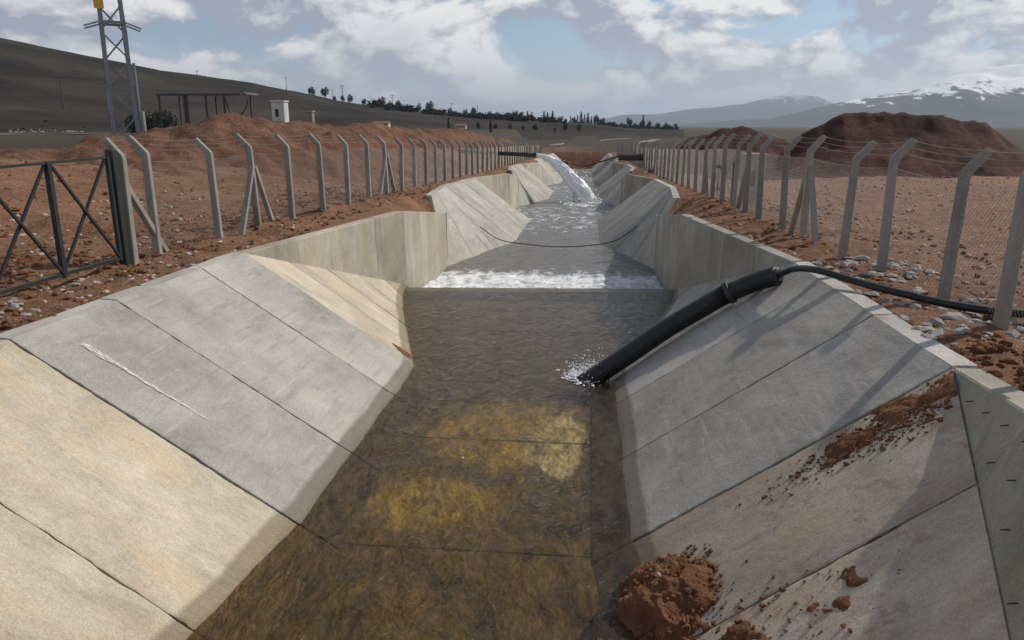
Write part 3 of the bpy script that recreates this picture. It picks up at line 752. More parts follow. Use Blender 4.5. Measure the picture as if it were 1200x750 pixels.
heap('soil_berm', [(-14.3, 55, 2.2), (-13.2, 70, 2.2), (-12.8, 88, 1.6), (-12.9, 110, .7), (-13.2, 150, -.9), (-13.5, 165, -2)], 5.5, 'soil_berm', 'far end of the soil heap running along the left fence beside the pipe', .3, 6.5, 'soil heap', seed=5)
heap('soil_mound', [(7.3, 52.5, 1.65), (8.8, 51, 2.3), (10.3, 51, 2.2), (13.0, 52, 1.3), (16, 53, .4)], 4.2, 'soil_mound', 'lower dark brown soil mound right of the canal, farther back', .18, 5.5, seed=11, lump=.5)
heap('soil_mound', [(10.4, 43.5, .6), (11.5, 43.3, 1.85), (13.3, 43, 3.0), (16.2, 43, 3.15), (17.7, 43.2, 2.95), (19.0, 43, 2.72), (20.6, 43, 2.6), (22.0, 43, 1.6), (23.4, 43, .7)], 5.2, 'soil_mound', 'largest dark brown soil mound behind the right fence under the snowy mountain', .16, 6, seed=14, lump=.5)

n_, m_ = 24, 60; yy, xx = np.meshgrid(np.linspace(0, 1, n_), np.linspace(-5.6, 5.6, m_), indexing='ij')
zz = -5.5 + (float(bank(142)) + 5.5) * sstep(yy, 0, 1) + .35 * fbm(xx / 1.5, yy * 3, 4, 71) * (1 - yy) + .25 * yy
tag(mk('soil_bank', np.stack([(CX + xx).ravel(), (137.5 + 5 * yy).ravel(), zz.ravel()], 1), grid_faces(n_, m_), 'soil_berm', smooth=True), 'low red soil bank closing the far end of the canal', 'soil bank')

# soil on the slopes: patches that break up at their rim
def slope_frame(s, Y):
    z = zone(Y, s); T, B_ = z[2](Y); a = P3(s, Y, T); b_ = P3(s, Y, B_); return a, b_
def slope_patch(name, s, Yr, qr, mask, amp, mat, label, n=90, cat='soil'):
    yv = np.linspace(*Yr, n); qv = np.linspace(*qr, n); V = []
    for Y in yv:
        a, b_ = slope_frame(s, Y); nn = np.cross(b_ - a, [0, 1, 0]); nn /= np.linalg.norm(nn); nn = nn if nn[2] > 0 else -nn
        for q in qv:
            P = a + (b_ - a) * q; V.append((P, nn, Y, q))
    P = np.array([v[0] for v in V]); N_ = np.array([v[1] for v in V]); YY = np.array([v[2] for v in V]); QQ = np.array([v[3] for v in V])
    off = mask(YY, QQ, P) * amp
    Q = P + N_ * off[:, None]
    F0 = grid_faces(n, n); ok = (off[F0] > -.012).any(1)
    o = mk(name, Q, F0[ok] if s < 0 else F0[ok][:, ::-1], mat, smooth=False); tag(o, label, cat); return o
def m_pile(Y, q, P):
    d = np.hypot((Y - 6.18 + .35 * (q - .82)) / .68, (q - .85) / .19)
    return (1.0 - d ** 1.6) * 1.0 + .36 * fbm(Y / .16, P[:, 2] / .10, 5, 3) - .06
slope_patch('soil_pile', 1, (5.1, 7.2), (.58, 1.02), m_pile, .32, 'soil_clod', 'rounded pile of red soil at the water edge on the near right slope', 110, 'soil pile')
def m_spill(Y, q, P):
    c = (q - .03) / .36
    d = np.abs(Y - (7.12 - .25 * c)) / (.30 - .10 * c)
    return .75 - d - np.maximum(0, c - .75) * 3 + np.minimum(0, q) * 3 + 1.5 * fbm(Y / .16, P[:, 2] / .1, 5, 8)
slope_patch('soil_spill', 1, (6.4, 7.33), (.0, .44), m_spill, .030, 'soil_clod', 'red soil spilled down from the top beside the near wing wall', 110, 'soil spill')
def m_sp2(Y, q, P):
    d = np.hypot((Y - 4.9) / .75, (q - .72) / .22); return .35 - d + 2.2 * fbm(Y / .2, P[:, 2] / .12, 5, 15)
slope_patch('soil_spill', 1, (4.0, 5.9), (.3, 1.0), m_sp2, .028, 'soil_clod', 'broken red soil crumbs low on the shaded near right slope', 110, 'soil spill')
def m_sp4(Y, q, P):
    d = np.hypot((Y - 5.2) / .35, (q - .33) / .12); return .2 - d + 2.0 * fbm(Y / .16, P[:, 2] / .1, 5, 25)
slope_patch('soil_spill', 1, (4.5, 5.8), (.1, .6), m_sp4, .02, 'soil_clod', 'small red soil patch high on the shaded slope by the wing wall', 80, 'soil spill')
def m_sp3(Y, q, P):
    d = np.hypot((Y - 13.65) / .22, (q - .80) / .13); return .8 - d + 1.0 * fbm(Y / .2, P[:, 2] / .2, 4, 5)
slope_patch('soil_spill', -1, (13.25, 14.3), (.55, 1.0), m_sp3, .022, 'soil_clod', 'rust coloured soil patch at the foot of the cream slope on the left', 60, 'soil spill')
# lime streak brushed down the first grey panel
a0, b0 = slope_frame(-1, 8.0); a1, b1 = slope_frame(-1, 8.1)
nn = np.array([2.1, 0, 3.1]); nn = nn / np.linalg.norm(nn) * .027
pts = []; fs = []
for i, q in enumerate(np.linspace(.10, .50, 24)):
    wd = .10 * (1 - i / 26) ** 1.6 + .016; c_ = a0 + (b0 - a0) * q + np.array([0, .003 * i + .02 * float(fbm(np.array(q * 9), np.array(.3), 3, 2)), 0]) + nn
    pts += [c_ + np.array([0, -wd / 2 * rng.uniform(.6, 1.2), 0]), c_ + np.array([0, wd / 2 * rng.uniform(.6, 1.2), 0])]
    if i: fs.append((2 * i - 2, 2 * i - 1, 2 * i + 1, 2 * i))
mk('lime_streak', pts, fs, 'lime', panels[(-1, 1, 0)])

# clods, gravel and rubble
def scatter(n, xr, yr, smin, smax, avoid_mound=True):
    P = []; S = []
    for _ in range(n):
        y = yr[0] + (yr[1] - yr[0]) * random.random() ** 1.5; x = random.uniform(*xr)
        s = -1 if x < CX else 1; ex, ez = edge(y, s)
        if s * (x - ex) < .02: continue
        sz_ = smin + (smax - smin) * random.random() ** 3
        P.append((x, y, ground_z(x, y) + sz_ * .15)); S.append(sz_)
    return P, S
P, S = scatter(3600, (-10.5, -6.2), (6.5, 34), .012, .075); P2, S2 = scatter(2600, (2.5, 7.5), (3.2, 26), .012, .07)
P3_, S3 = scatter(1500, (2.9, 5.4), (3.4, 8.6), .02, .085)
lumps('soil_clods', P + P2 + P3_, S + S2 + S3, 'soil_clod', 'loose red soil clods scattered over both banks')
P, S = scatter(1500, (-14, -6.3), (7, 38), .012, .065); P2, S2 = scatter(1900, (3.2, 13), (4, 40), .012, .06)
lumps('gravel', P + P2, S + S2, 'stone_pale', 'pale stones scattered over the soil banks')
P, S = scatter(5200, (5.4, 22), (7, 44), .015, .075)
lumps('gravel', P, S, 'stone_field', 'pinkish stones strewn over the field right of the fence', .6)
P, S = scatter(4200, (-24, -8), (8, 36), .015, .085)
lumps('soil_clods', P, S, 'soil_clod', 'soil clods strewn over the ground left of the fence', .6)
P, S = scatter(260, (3.75, 5.6), (8.4, 14), .03, .13); P2, S2 = scatter(70, (-8.0, -6.5), (8.2, 13), .03, .10)
lumps('rubble', P + P2, S + S2, 'stone_grey', 'grey mortar rubble along the tops of the linings', .5)
# splash crumbs of soil on slope
P = []; S = []
for _ in range(700):
    Y = random.gauss(6.95, .16); q = abs(random.gauss(0, .22)) + .02
    if Y > 7.3 or q > .8: continue
    a, b_ = slope_frame(1, Y); c_ = a + (b_ - a) * q; P.append(c_ + np.array([0, 0, .008])); S.append(.006 + .022 * random.random() ** 2)
for _ in range(420):
    Y = random.gauss(5.0, .5); q = random.gauss(.68, .16)
    if not (2.2 < Y < 7.2 and .05 < q < .95): continue
    a, b_ = slope_frame(1, Y); c_ = a + (b_ - a) * q; P.append(c_ + np.array([0, 0, .008])); S.append(.005 + .02 * random.random() ** 2)
lumps('soil_crumbs', P, S, 'soil_clod', 'small red soil crumbs on the near right slope')
P = []; S = []
for _ in range(5):
    Y = 6.18 + random.uniform(-.45, .45); q = .85 + random.uniform(-.13, .11); a, b_ = slope_frame(1, Y)
    c_ = a + (b_ - a) * q; h = max(0, .30 * (1 - math.hypot((Y - 6.18) / .68, (q - .85) / .19) ** 1.6)); P.append(c_ + np.array([-.17, 0, .27]) * (h / .30)); S.append(.012 + .03 * random.random() ** 2)
Pc = []; Sc = []
for _ in range(420):
    Y = 6.18 + random.uniform(-.62, .62); q = .85 + random.uniform(-.19, .15); a, b_ = slope_frame(1, Y)
    d_ = 1 - math.hypot((Y - 6.18) / .68, (q - .85) / .19) ** 1.6
    if d_ < -.25: continue
    c_ = a + (b_ - a) * q; h = max(0, .29 * d_); Pc.append(c_ + np.array([-.17, 0, .27]) * (h / .32)); Sc.append(.008 + .030 * random.random() ** 2.5)
lumps('pile_clods', Pc, Sc, 'soil_clod', 'red soil clods on the pile at the water edge')
lumps('pile_stones', P, S, 'stone_field', 'small pale stones in the red soil pile')

# ------------------------------------------------------------------ fences
def post_mesh():
    secs = [(0.0, -.35, .070, .062), (0.0, 1.0, .064, .056), (0.0, 1.745, .060, .052), (-.010, 1.775, .058, .051), (-.262, 2.065, .046, .046), (-.270, 2.074, .036, .036)]
    v = []; f = []; e = .010
    for i, (x, z, hx, hy) in enumerate(secs):
        sl = 0.0 if i < 3 else .5
        for (px, py) in [(-hx + e, -hy), (hx - e, -hy), (hx, -hy + e), (hx, hy - e), (hx - e, hy), (-hx + e, hy), (-hx, hy - e), (-hx, -hy + e)]:
            v.append((x + px, py, z + px * sl * 1.2))
    for i in range(len(secs) - 1):
        for j in range(8): f.append((i * 8 + j, i * 8 + (j + 1) % 8, i * 8 + 8 + (j + 1) % 8, i * 8 + 8 + j))
    f.append(tuple(range((len(secs) - 1) * 8, len(secs) * 8)))
    me = bpy.data.meshes.new('post'); me.from_pydata(v, [], f); me.update(); me.materials.append(MATS['concrete_post']); return me
PM = post_mesh()
def fence_x(Y, s):
    return float(np.interp(Y, [9, 15, 20, 60, 200], [-7.75, -7.72, -7.35, -7.05, -7.0])) if s < 0 else float(np.interp(Y, [6, 9, 10.6, 12.5, 14, 16, 20, 60, 200], [4.85, 4.87, 4.98, 4.82, 4.68, 4.55, 4.30, 4.25, 4.25]))
def make_fence(s, ys_, braces, label, skip=None):
    root = empty('fence', (fence_x(ys_[0], s), ys_[0], ground_z(fence_x(ys_[0], s), ys_[0]))); tag(root, label, 'fence')
    bases = []
    for Y in ys_:
        x = fence_x(Y, s); gz_ = ground_z(x, Y); bases.append((x, Y, gz_))
        o = bpy.data.objects.new('post', PM); C.objects.link(o); o.location = (x, Y, gz_)
        o.rotation_euler = (R(random.uniform(-1.6, 1.6)), R(random.uniform(-1.5, 1.5)), (0 if s < 0 else math.pi) + R(random.uniform(-6, 6)))
        child(o, root)
    for (Y, y2, zt) in braces:
        x = fence_x(Y, s); g2 = ground_z(x, y2); g1 = ground_z(x, Y)
        child(MB().bar((x + (-s) * .0 + .0, y2, g2 - .15), (x, Y + (.06 if y2 > Y else -.06), g1 + zt), .10, .09).build('brace', 'concrete_post'), root)
    # barbed wire strands
    arm = -1 if s < 0 else 1
    for (ox, oz) in ((.06 * -s, 1.66), (.09, 1.88), (.17, 1.97), (.245, 2.06)):
        mb = MB()
        for a, b_ in zip(bases[:-1], bases[1:]):
            if skip and skip(a[1], b_[1]): continue
            n = 5; pts = []
            for i in range(n + 1):
                q = i / n; sag = -.035 * 4 * q * (1 - q)
                pts.append((a[0] + (b_[0] - a[0]) * q + arm * ox, a[1] + (b_[1] - a[1]) * q, a[2] + (b_[2] - a[2]) * q + oz + sag))
            mb.tube(pts, .0035, 3)
        child(mb.build('barbed_wire', 'barbed'), root)
    # chain link: two families of slanting wires
    V = []; F0 = []
    Yv = np.array([q[1] for q in bases]); Xv = np.array([q[0] for q in bases]); Zv = np.array([q[2] for q in bases])
    H = 1.58; pitch = .085; r_ = .0019
    for dr in (1, -1):
        for u0 in np.arange(Yv[0] - (H if dr > 0 else 0), Yv[-1] + (0 if dr > 0 else H), pitch):
            t0 = 0.0; t1 = 1.0                     # wire from (u0, 0) to (u0 + dr*H, H)
            ya, yb = u0, u0 + dr * H
            lo, hi = Yv[0], Yv[-1]
            def tt(yq): return (yq - ya) / (yb - ya)
            ta, tb = sorted((tt(lo), tt(hi))); t0, t1 = max(0, ta), min(1, tb)
            if t1 - t0 < .02: continue
            ends = []
            for q in (t0, t1):
                yq = ya + (yb - ya) * q; ends.append((float(np.interp(yq, Yv, Xv)) + .072 * s + .004 * dr, yq, float(np.interp(yq, Yv, Zv)) + .05 + H * q))
            k = len(V)
            for e in ends:
                for (dx, dy, dz) in ((r_, 0, 0), (-r_ * .5, r_ * .7, -r_ * .7 * dr), (-r_ * .5, -r_ * .7, r_ * .7 * dr)): V.append((e[0] + dx, e[1] + dy, e[2] + dz))
            F0 += [(k, k + 1, k + 4, k + 3), (k + 1, k + 2, k + 5, k + 4), (k + 2, k, k + 3, k + 5)]
    o = mk('wire_mesh', V, F0, 'wire'); o['kind'] = 'stuff'; child(o, root)
    return root
lp = [11.9, 12.65, 14.95, 16.6, 18.35, 20.3, 22.5] + [22.5 + 2.2 * i for i in range(1, 42)]
make_fence(-1, lp, [(11.9, 13.05, 1.30), (16.6, 15.65, 1.35), (16.6, 17.5, 1.35), (27, 25.8, 1.4), (27, 28.2, 1.4)], 'left concrete post and chain link fence with arms bent outwards')
rp = [7.2, 8.95, 10.64, 12.5, 14.0, 16.1, 17.5, 19.4, 20.9, 22.6, 24.5, 26.4] + [26.4 + 2.1 * i for i in range(1, 42)]
make_fence(1, rp, [(16.1, 15.1, 1.45), (16.1, 17.2, 1.45), (20.9, 22.0, 1.4), (28.5, 27.4, 1.4)], 'right concrete post and chain link fence beside the black hose')

# gate on the left
def bars(root, lst, wdt, mat='gate_paint'):
    for nm, a, b_, wv in lst: child(MB().bar(a, b_, wv).build(nm, mat), root)
def metal_gate(x0, y0, x1, y1, h, bays, label, post=True):
    g0, g1 = ground_z(x0, y0), ground_z(x1, y1); root = empty('gate', (x0, y0, g0)); tag(root, label, 'gate')
    A = lambda q, z: (x0 + (x1 - x0) * q, y0 + (y1 - y0) * q, g0 + (g1 - g0) * q + z)
    L = [('top_rail', A(0, h), A(1, h), .04), ('bottom_rail', A(0, .10), A(1, .10), .05)]
    for i in range(bays + 1): L.append(('upright', A(i / bays, .06), A(i / bays, h + .02), .06 if i in (0, bays) else .075))
    for i in range(bays):
        a, b_ = i / bays + .01, (i + 1) / bays - .01
        off = lambda P, d: (P[0] + d, P[1], P[2])
        L += [('diagonal_brace', off(A(a, .12), .022), off(A(b_, h - .02), .022), .038), ('diagonal_brace', off(A(a, h - .02), -.022), off(A(b_, .12), -.022), .038)]
    bars(root, L, .05)
    if post: child(MB().box(x0 - .07, x0 + .07, y0 + .05, y0 + .19, g0 - .3, g0 + h + .12, .012).build('gate_post', 'gate_paint'), root)
    return root
metal_gate(-7.78, 11.62, -7.92, 9.02, 1.75, 2, 'dark green metal gate with crossed braces at the left edge')
metal_gate(4.62, 24.7, 4.60, 27.3, 1.35, 1, 'low dark framed gate far along the right fence', False)

# ------------------------------------------------------------------ hose, pipes, cables, jet
def spline(pts, n=12):
    pts = [Vector(p_) for p_ in pts]; out = []
    P = [pts[0] * 2 - pts[1]] + pts + [pts[-1] * 2 - pts[-2]]
    for i in range(1, len(P) - 2):
        for j in range(n):
            q = j / n; a, b_, c_, d = P[i - 1], P[i], P[i + 1], P[i + 2]
            out.append(.5 * ((2 * b_) + (c_ - a) * q + (2 * a - 5 * b_ + 4 * c_ - d) * q * q + (3 * b_ - a - 3 * c_ + d) * q ** 3))
    out.append(pts[-1]); return out
hz_ = empty('hose', (3.3, 12.3, -.1)); tag(hz_, 'thick black corrugated hose lying down the right slope into the water', 'hose')
def on_slope(x, y, up):
    T, B_ = trap(y, 1, 0) if y < YD[0] - UP else zone(y, 1)[2](y)
    q = (CX + T[0] - x) / (T[0] - B_[0]); return (x, y, T[1] + (B_[1] - T[1]) * q + up)
thick = spline([(-.02, 12.72, -2.22), on_slope(.75, 12.85, .30), on_slope(1.5, 13.0, .30), on_slope(2.25, 13.0, .28), (2.55, 12.92, on_slope(2.55, 12.92, .28)[2])], 40)
rr = [.174 + .0035 * (1 if (i // 1) % 2 else -1) for i in range(len(thick))]
child(MB().tube(thick, rr, 18).build('corrugated_section', 'hose_black', smooth=False), hz_)
th2 = spline([(2.50, 12.93, on_slope(2.5, 12.93, .28)[2]), on_slope(2.9, 12.72, .25), on_slope(3.2, 12.42, .22)], 30)
rr2 = [(.163 + .003 * (1 if i % 2 else -1)) * (1 if i < len(th2) - 5 else 1 - .09 * (i - len(th2) + 5)) for i in range(len(th2))]
child(MB().tube(th2, rr2, 18).build('reducer_section', 'hose_black'), hz_)
d_ = (Vector(thick[-1]) - Vector(thick[-3])).normalized(); mid = Vector(th2[0])
child(MB().tube([mid - d_ * .05, mid - d_ * .04, mid + d_ * .05, mid + d_ * .06], [.17, .20, .20, .17], 18).build('coupling', 'pipe_dark'), hz_)
thin = spline([on_slope(3.12, 12.5, .22), (3.32, 12.05, .10), (3.50, 11.4, .20), (3.86, 10.85, .15), (4.34, 10.25, .10), (4.75, 9.75, .08), (5.25, 9.32, .10), (6.1, 9.0, .16), (7.6, 8.6, .2)], 14)
child(MB().tube(thin, .052, 12).build('thin_section', 'hose_black', smooth=True), hz_)

# splash and drops where the hose ends
P = []; S = []
for _ in range(700):
    a = random.gauss(0, 1); hgt = abs(random.gauss(0, .15)); P.append((.05 + random.gauss(0, .20) + hgt * .5, 12.9 + random.gauss(.15, .22), -2.10 + hgt)); S.append(.003 + .011 * random.random() ** 3)
lumps('splash', P, S, 'spray', 'white splash of drops where the black hose meets the water', 1.0)
P = []; S = []
for _ in range(900):
    a = random.uniform(0, 6.283); d = abs(random.gauss(.08, .14)); P.append((.0 + d * math.cos(a) * 1.2, 12.86 + d * math.sin(a) * 1.5, -2.09 + random.uniform(-.01, .02))); S.append(.006 + .022 * random.random() ** 2)
lumps('foam', P, S, 'spray', 'white foam bubbles around the end of the black hose', .4)

pl_ = empty('pipe', (-9, 60, 0)); tag(pl_, 'dark steel pipe over the left bank pouring water into the canal', 'pipe')
child(MB().tube(spline([(-16, 60.5, .75), (-12, 60.3, .50), (-9, 60, .32), (-4.1, 60, .10)], 8), .17, 12).build('pipe_barrel', 'pipe_dark', smooth=True), pl_)
child(MB().tube([(-4.35, 60, .111), (-4.08, 60, .10)], .21, 12).build('pipe_flange', 'pipe_dark'), pl_)
for xq in (-9.2,): child(MB().box(xq - .08, xq + .08, 59.92, 60.08, -2.2, .12).build('support', 'pipe_dark'), pl_)
pr_ = empty('pipe', (4, 60, -1)); tag(pr_, 'dark steel pipe stub jutting over the right bank opposite the jet', 'pipe')
child(MB().tube([(2.35, 60, -.05), (2.6, 60, -.05), (7.5, 60, -.02)], [.25, .26, .26], 12).build('pipe_barrel', 'pipe_dark'), pr_)
for xq in (6.4,): child(MB().box(xq - .1, xq + .1, 59.9, 60.1, -2, -.2).build('support', 'pipe_dark'), pr_)
# jet: a falling, breaking rope of white water
path = []; rad = []
for q in np.linspace(0, 1, 40):
    x = -4.08 + 4.1 * q; zz = .08 - .35 * q - 3.35 * q * q; path.append((x, 60 + .1 * math.sin(q * 5), zz)); rad.append(.14 + .62 * q ** 1.4)
mb = MB().tube(path, rad, 40, False); V = np.array(mb.v)
ax = np.repeat(np.array(path), 40, 0); dv = V - ax; ph = np.tile(np.arange(40), 40); lv = np.repeat(np.arange(40), 40)
k = 1 + .45 * fbm(ph / 2.2, lv / 7.0, 4, 6) + .2 * fbm(ph / .8, lv / 2.0, 3, 7); V = ax + dv * k[:, None]
m, t, b = material('jet_water'); p = t.pos(); out = t.n['Material Output']
b.inputs['Base Color'].default_value = (0.86, 0.87, 0.89, 1); b.inputs['Roughness'].default_value = 0.5
tr = t.new('ShaderNodeBsdfTransparent'); mx = t.new('ShaderNodeMixShader')
t.put(mx.inputs[0], t.mapr(t.noise(t.scalev(p, (3, 3, .7), rot=(0, .5, 0)), 2.2, 6, .7), .22, .42)); t.l.new(tr.outputs[0], mx.inputs[1]); t.l.new(b.outputs[0], mx.inputs[2]); t.l.new(mx.outputs[0], out.inputs[0])
tag(mk('water_jet', V, mb.f, 'jet_water', smooth=True), 'white jet of water falling from the left pipe into the canal', 'water jet')
P = []; S = []
for _ in range(900):
    q = random.random() ** .6; i = min(39, int(q * 39)); c_ = path[i]; r_ = rad[i] * 1.25
    P.append((c_[0] + random.gauss(0, r_ * .6), c_[1] + random.gauss(0, r_ * .6), c_[2] + random.gauss(0, r_ * .5))); S.append(.012 + .05 * random.random() ** 2)
for _ in range(500): P.append((.1 + random.gauss(0, .9), 59.6 + random.gauss(0, 1.5), wl(60, 2) + abs(random.gauss(0, .22)))); S.append(.015 + .06 * random.random() ** 2)
lumps('spray', P, S, 'spray', 'white spray around the falling jet', 1.0)
n = 40; g = np.linspace(-1, 1, n); gy, gx = np.meshgrid(g, g, indexing='ij')
zz = wl(59, 2) + .05 + .16 * fbm(gx * 4, gy * 4, 4, 14) - .2 * sstep(np.hypot(gx, gy), .6, 1)
tag(mk('foam', np.stack([(-.3 + gx * 2.1).ravel(), (58.6 + gy * 3.4).ravel(), zz.ravel()], 1), grid_faces(n, n), 'foam', smooth=True), 'white foam where the jet hits the canal', kind='stuff')
def cable(pts, r_, label):
    o = MB().tube(spline(pts, 10), r_, 6).build('cable', 'hose_black', smooth=True); tag(o, label, 'cable')
cable([(-4.2, 60.2, .25), (-2.6, 60.2, -.25), (-.45, 60.2, -.72), (1.0, 60.2, -.40), (2.4, 60.1, .02)], .055, 'black cable sagging across the canal between the two pipes')
cable([(-4.4, 30.6, -1.75), (-3.6, 30.8, -2.30), (-2.4, 31, -2.52), (-1.1, 31, -2.60), (.3, 31, -2.50), (1.3, 31.1, -2.28), (2.1, 31.2, -1.7)], .022, 'thin black cable sagging low over the water below the first drop')

# ------------------------------------------------------------------ pylon, shelter, kiosks
px, py = -25.45, 40.0; pz = ground_z(px, py)
py_ = empty('pylon', (px, py, pz)); tag(py_, 'grey steel lattice power pylon with yellow plate behind the left gate', 'pylon')
HB, HT_ = .72, .52; PH = 13.0
cor = lambda i, z: (px + (1 if i in (1, 2) else -1) * (HB + (HT_ - HB) * z / PH), py + (1 if i in (2, 3) else -1) * (HB + (HT_ - HB) * z / PH), pz + z)
for i in range(4):
    mb = MB(); a, b_ = cor(i, -.3), cor(i, PH); sxn = -1 if i in (1, 2) else 1; syn = -1 if i in (2, 3) else 1
    mb.bar((a[0] + sxn * .09, a[1], a[2]), (b_[0] + sxn * .09, b_[1], b_[2]), .20, .03); mb.bar((a[0], a[1] + syn * .09, a[2]), (b_[0], b_[1] + syn * .09, b_[2]), .03, .20)
    child(mb.build('leg', 'pylon_steel'), py_)
zs = np.arange(.2, PH, 1.42)
for i in range(4):
    j = (i + 1) % 4
    for n_, (a, b_) in enumerate(zip(zs[:-1], zs[1:])):
        p_, q_ = (i, j) if (n_ + 0) % 2 else (j, i)
        child(MB().bar(cor(p_, a), cor(q_, b_), .08, .08).build('lattice_bar', 'pylon_steel'), py_)
zc = 7.62 - pz
for sy_ in (-.64, .64):
    child(MB().bar((px - 1.35, py + sy_, pz + zc - .25), (px - .6, py + sy_, pz + zc), .07).bar((px - .6, py + sy_, pz + zc), (px + .6, py + sy_, pz + zc), .12).bar((px + .6, py + sy_, pz + zc), (px + 1.35, py + sy_, pz + zc - .28), .07).build('climbing_guard', 'pylon_steel'), py_)
child(MB().box(px - .76, px - .30, py - .70, py - .66, 8.25, 9.0).build('warning_plate', 'yellow'), py_)
child(MB().tube([(px + .78, py - .62, pz - .2), (px + .78, py - .62, 5.6)], .07, 8).build('cable_conduit', 'pylon_steel'), py_)
py_.rotation_euler = (0, 0, R(33))
child(MB().tube([(px + .92, py - .62, pz - .2), (px + .92, py - .62, 3.1)], .10, 8).build('cable_conduit', 'concrete_post'), py_)

sh = empty('shelter', (-30.5, 60, 0)); tag(sh, 'open dark steel shelter with flat roof behind the soil heap', 'shelter')
child(MB().box(-34.4, -27.4, 58.6, 62, 4.78, 4.92, .02).build('roof', 'shelter_roof'), sh)
child(MB().bar((-34.4, 58.7, 4.72), (-27.4, 58.7, 4.72), .10).build('beam', 'shelter_steel'), sh)
for xq in (-34.2, -32.1, -31.9, -30.3, -28.8): child(MB().box(xq - .06, xq + .06, 58.6, 58.75, -.4, 4.7).build('column', 'shelter_steel'), sh)
for xq in (-34.2, -31, -28.0): child(MB().box(xq - .06, xq + .06, 61.7, 61.85, -.4, 4.7).build('column', 'shelter_steel'), sh)
child(MB().bar((-28.8, 58.68, 4.7), (-28.35, 58.68, 3.3), .10).build('knee_brace', 'shelter_steel'), sh)
child(MB().tube(spline([(-27.4, 58.7, 4.9), (-26.95, 58.7, 4.7), (-26.9, 58.7, 4.1), (-27.2, 58.7, 3.5), (-27.7, 58.7, 3.1)], 5), .06, 6).build('gutter_pipe', 'shelter_steel'), sh)

def kiosk(x, y, wd, dp, z0, z1, label, mat='concrete_kiosk', slot=True):
    r_ = empty('kiosk', (x, y, z0)); tag(r_, label, 'utility kiosk', 'concrete utility kiosks')
    child(MB().box(x - wd / 2, x + wd / 2, y - dp / 2, y + dp / 2, z0, z1 - .08, .02).build('cabinet_body', mat), r_)
    child(MB().box(x - wd / 2 - .05, x + wd / 2 + .05, y - dp / 2 - .05, y + dp / 2 + .05, z1 - .077, z1, .02).build('cabinet_roof', mat), r_)
    if slot:
        child(MB().box(x - wd * .22, x + wd * .06, y - dp / 2 - .012, y - dp / 2 + .03, z1 - .95, z1 - .50).build('vent_opening', 'dark_opening'), r_)
        child(MB().box(x - wd * .40, x + wd * .30, y - dp / 2 - .008, y - dp / 2 + .02, z0 + .3, z1 - 1.0).build('cabinet_door', mat), r_)
kiosk(-18.6, 45, .78, .7, .6, 3.80, 'tall pale concrete kiosk with a dark vent behind the left soil heap')
kiosk(-18.65, 50, .52, .5, .6, 3.30, 'smaller plain grey concrete kiosk right of the pale one', 'concrete_post', False)
kiosk(4.95, 23.4, .62, .5, -.45, 1.52, 'pale concrete kiosk close behind the right fence', 'concrete_post')

# ------------------------------------------------------------------ distance: hill, mountains, paths, trees, poles, houses
AZ0 = 5.716
def kcos(u): return math.cos(math.atan2((u - 600) / 870.0, 1.025)) * .937 / 870.0    # metres of height per metre of range and picture row
def az_of(u):   # bearing of a view ray for terrain profiles, degrees from +Y towards +X
    x = (u - 600) / 870.0; return math.degrees(math.atan2(x, 1.025)) - AZ0
def profile_terrain(name, pts, r0, r1, r2, mat, label, na, nr_, zbase, amp, seed, rid=0.0, sc=None):
    az = np.array([az_of(p_[0]) for p_ in pts]); el = np.array([p_[1] for p_ in pts])     # el: metres of height at the ridge
    A = np.linspace(az[0], az[-1], na); rr_ = np.linspace(r0, r2, nr_); a, r_ = np.meshgrid(A, rr_, indexing='ij')
    e = np.interp(a, az, el)
    up = np.where(r_ < r1, sstep(r_, r0, r1) ** .9, 1 - .7 * sstep(r_, r1, r2))
    x = r_ * np.sin(np.radians(a)); y = r_ * np.cos(np.radians(a)); sc = sc or r1 * .08
    env = np.clip(up, 0, 1)
    z = zbase + (e - zbase) * up + amp * fbm(x / sc, y / sc, 6, seed) * env
    if rid: z = z - rid * np.abs(fbm(x / sc / 1.1, y / sc / 2.2, 5, seed + 7)) * env * np.clip(e / np.max(el), 0, 1) * (1 - .75 * np.exp(-((r_ - r1) / (r1 * .03)) ** 2))
    o = mk(name, np.stack([x.ravel(), y.ravel(), z.ravel()], 1), grid_faces(na, nr_), mat, smooth=True); tag(o, label, kind='structure'); return o
HR = 760.0; HZB, HR0 = -4.2, 235.0
hp = [(-1500, -40), (-800, -20), (-400, 5), (-100, 35), (0, 48), (100, 68), (200, 88), (300, 101), (350, 110), (400, 121), (450, 128), (500, 134), (560, 139), (640, 143), (700, 147), (740, 151), (800, 153)]
hpe = [(u, 2.3 + HR * (148 - v) * kcos(u)) for u, v in hp]
profile_terrain('hill', hpe, HR0, HR, 1500, 'hill_scrub_cloud_shade', 'long scrub covered hill with cloud shade in its colour, falling from the left', 260, 110, HZB, 2.2, 5, sc=60)
HAZ = [az_of(q[0]) for q in hpe]; HEL = [q[1] for q in hpe]
def land_z(u, r_):
    a = az_of(u); x, y = r_ * math.sin(R(a)), r_ * math.cos(R(a)); z = float(field(np.array(x), np.array(y)))
    if HAZ[0] < a < HAZ[-1] and r_ > HR0:
        up = float(sstep(r_, HR0, HR)) ** .9 if r_ < HR else 1 - .7 * float(sstep(r_, HR, 1500))
        z = max(z, HZB + (float(np.interp(a, HAZ, HEL)) - HZB) * up + 2.2 * float(fbm(np.array(x / 60), np.array(y / 60), 6, 5)) * up)
    return x, y, z
def on_land(u, v):
    """first point of the land along bearing u that shows at height v"""
    for r_ in np.arange(150, 1400, 6.0):
        x, y, z = land_z(u, r_)
        if 148 - (z - 2.3) / r_ / kcos(u) <= v: return x, y, z, r_
    return (*land_z(u, HR - 10), HR - 10)
def mz(u, v, R_): return 2.3 + R_ * (148 - v) * kcos(u)
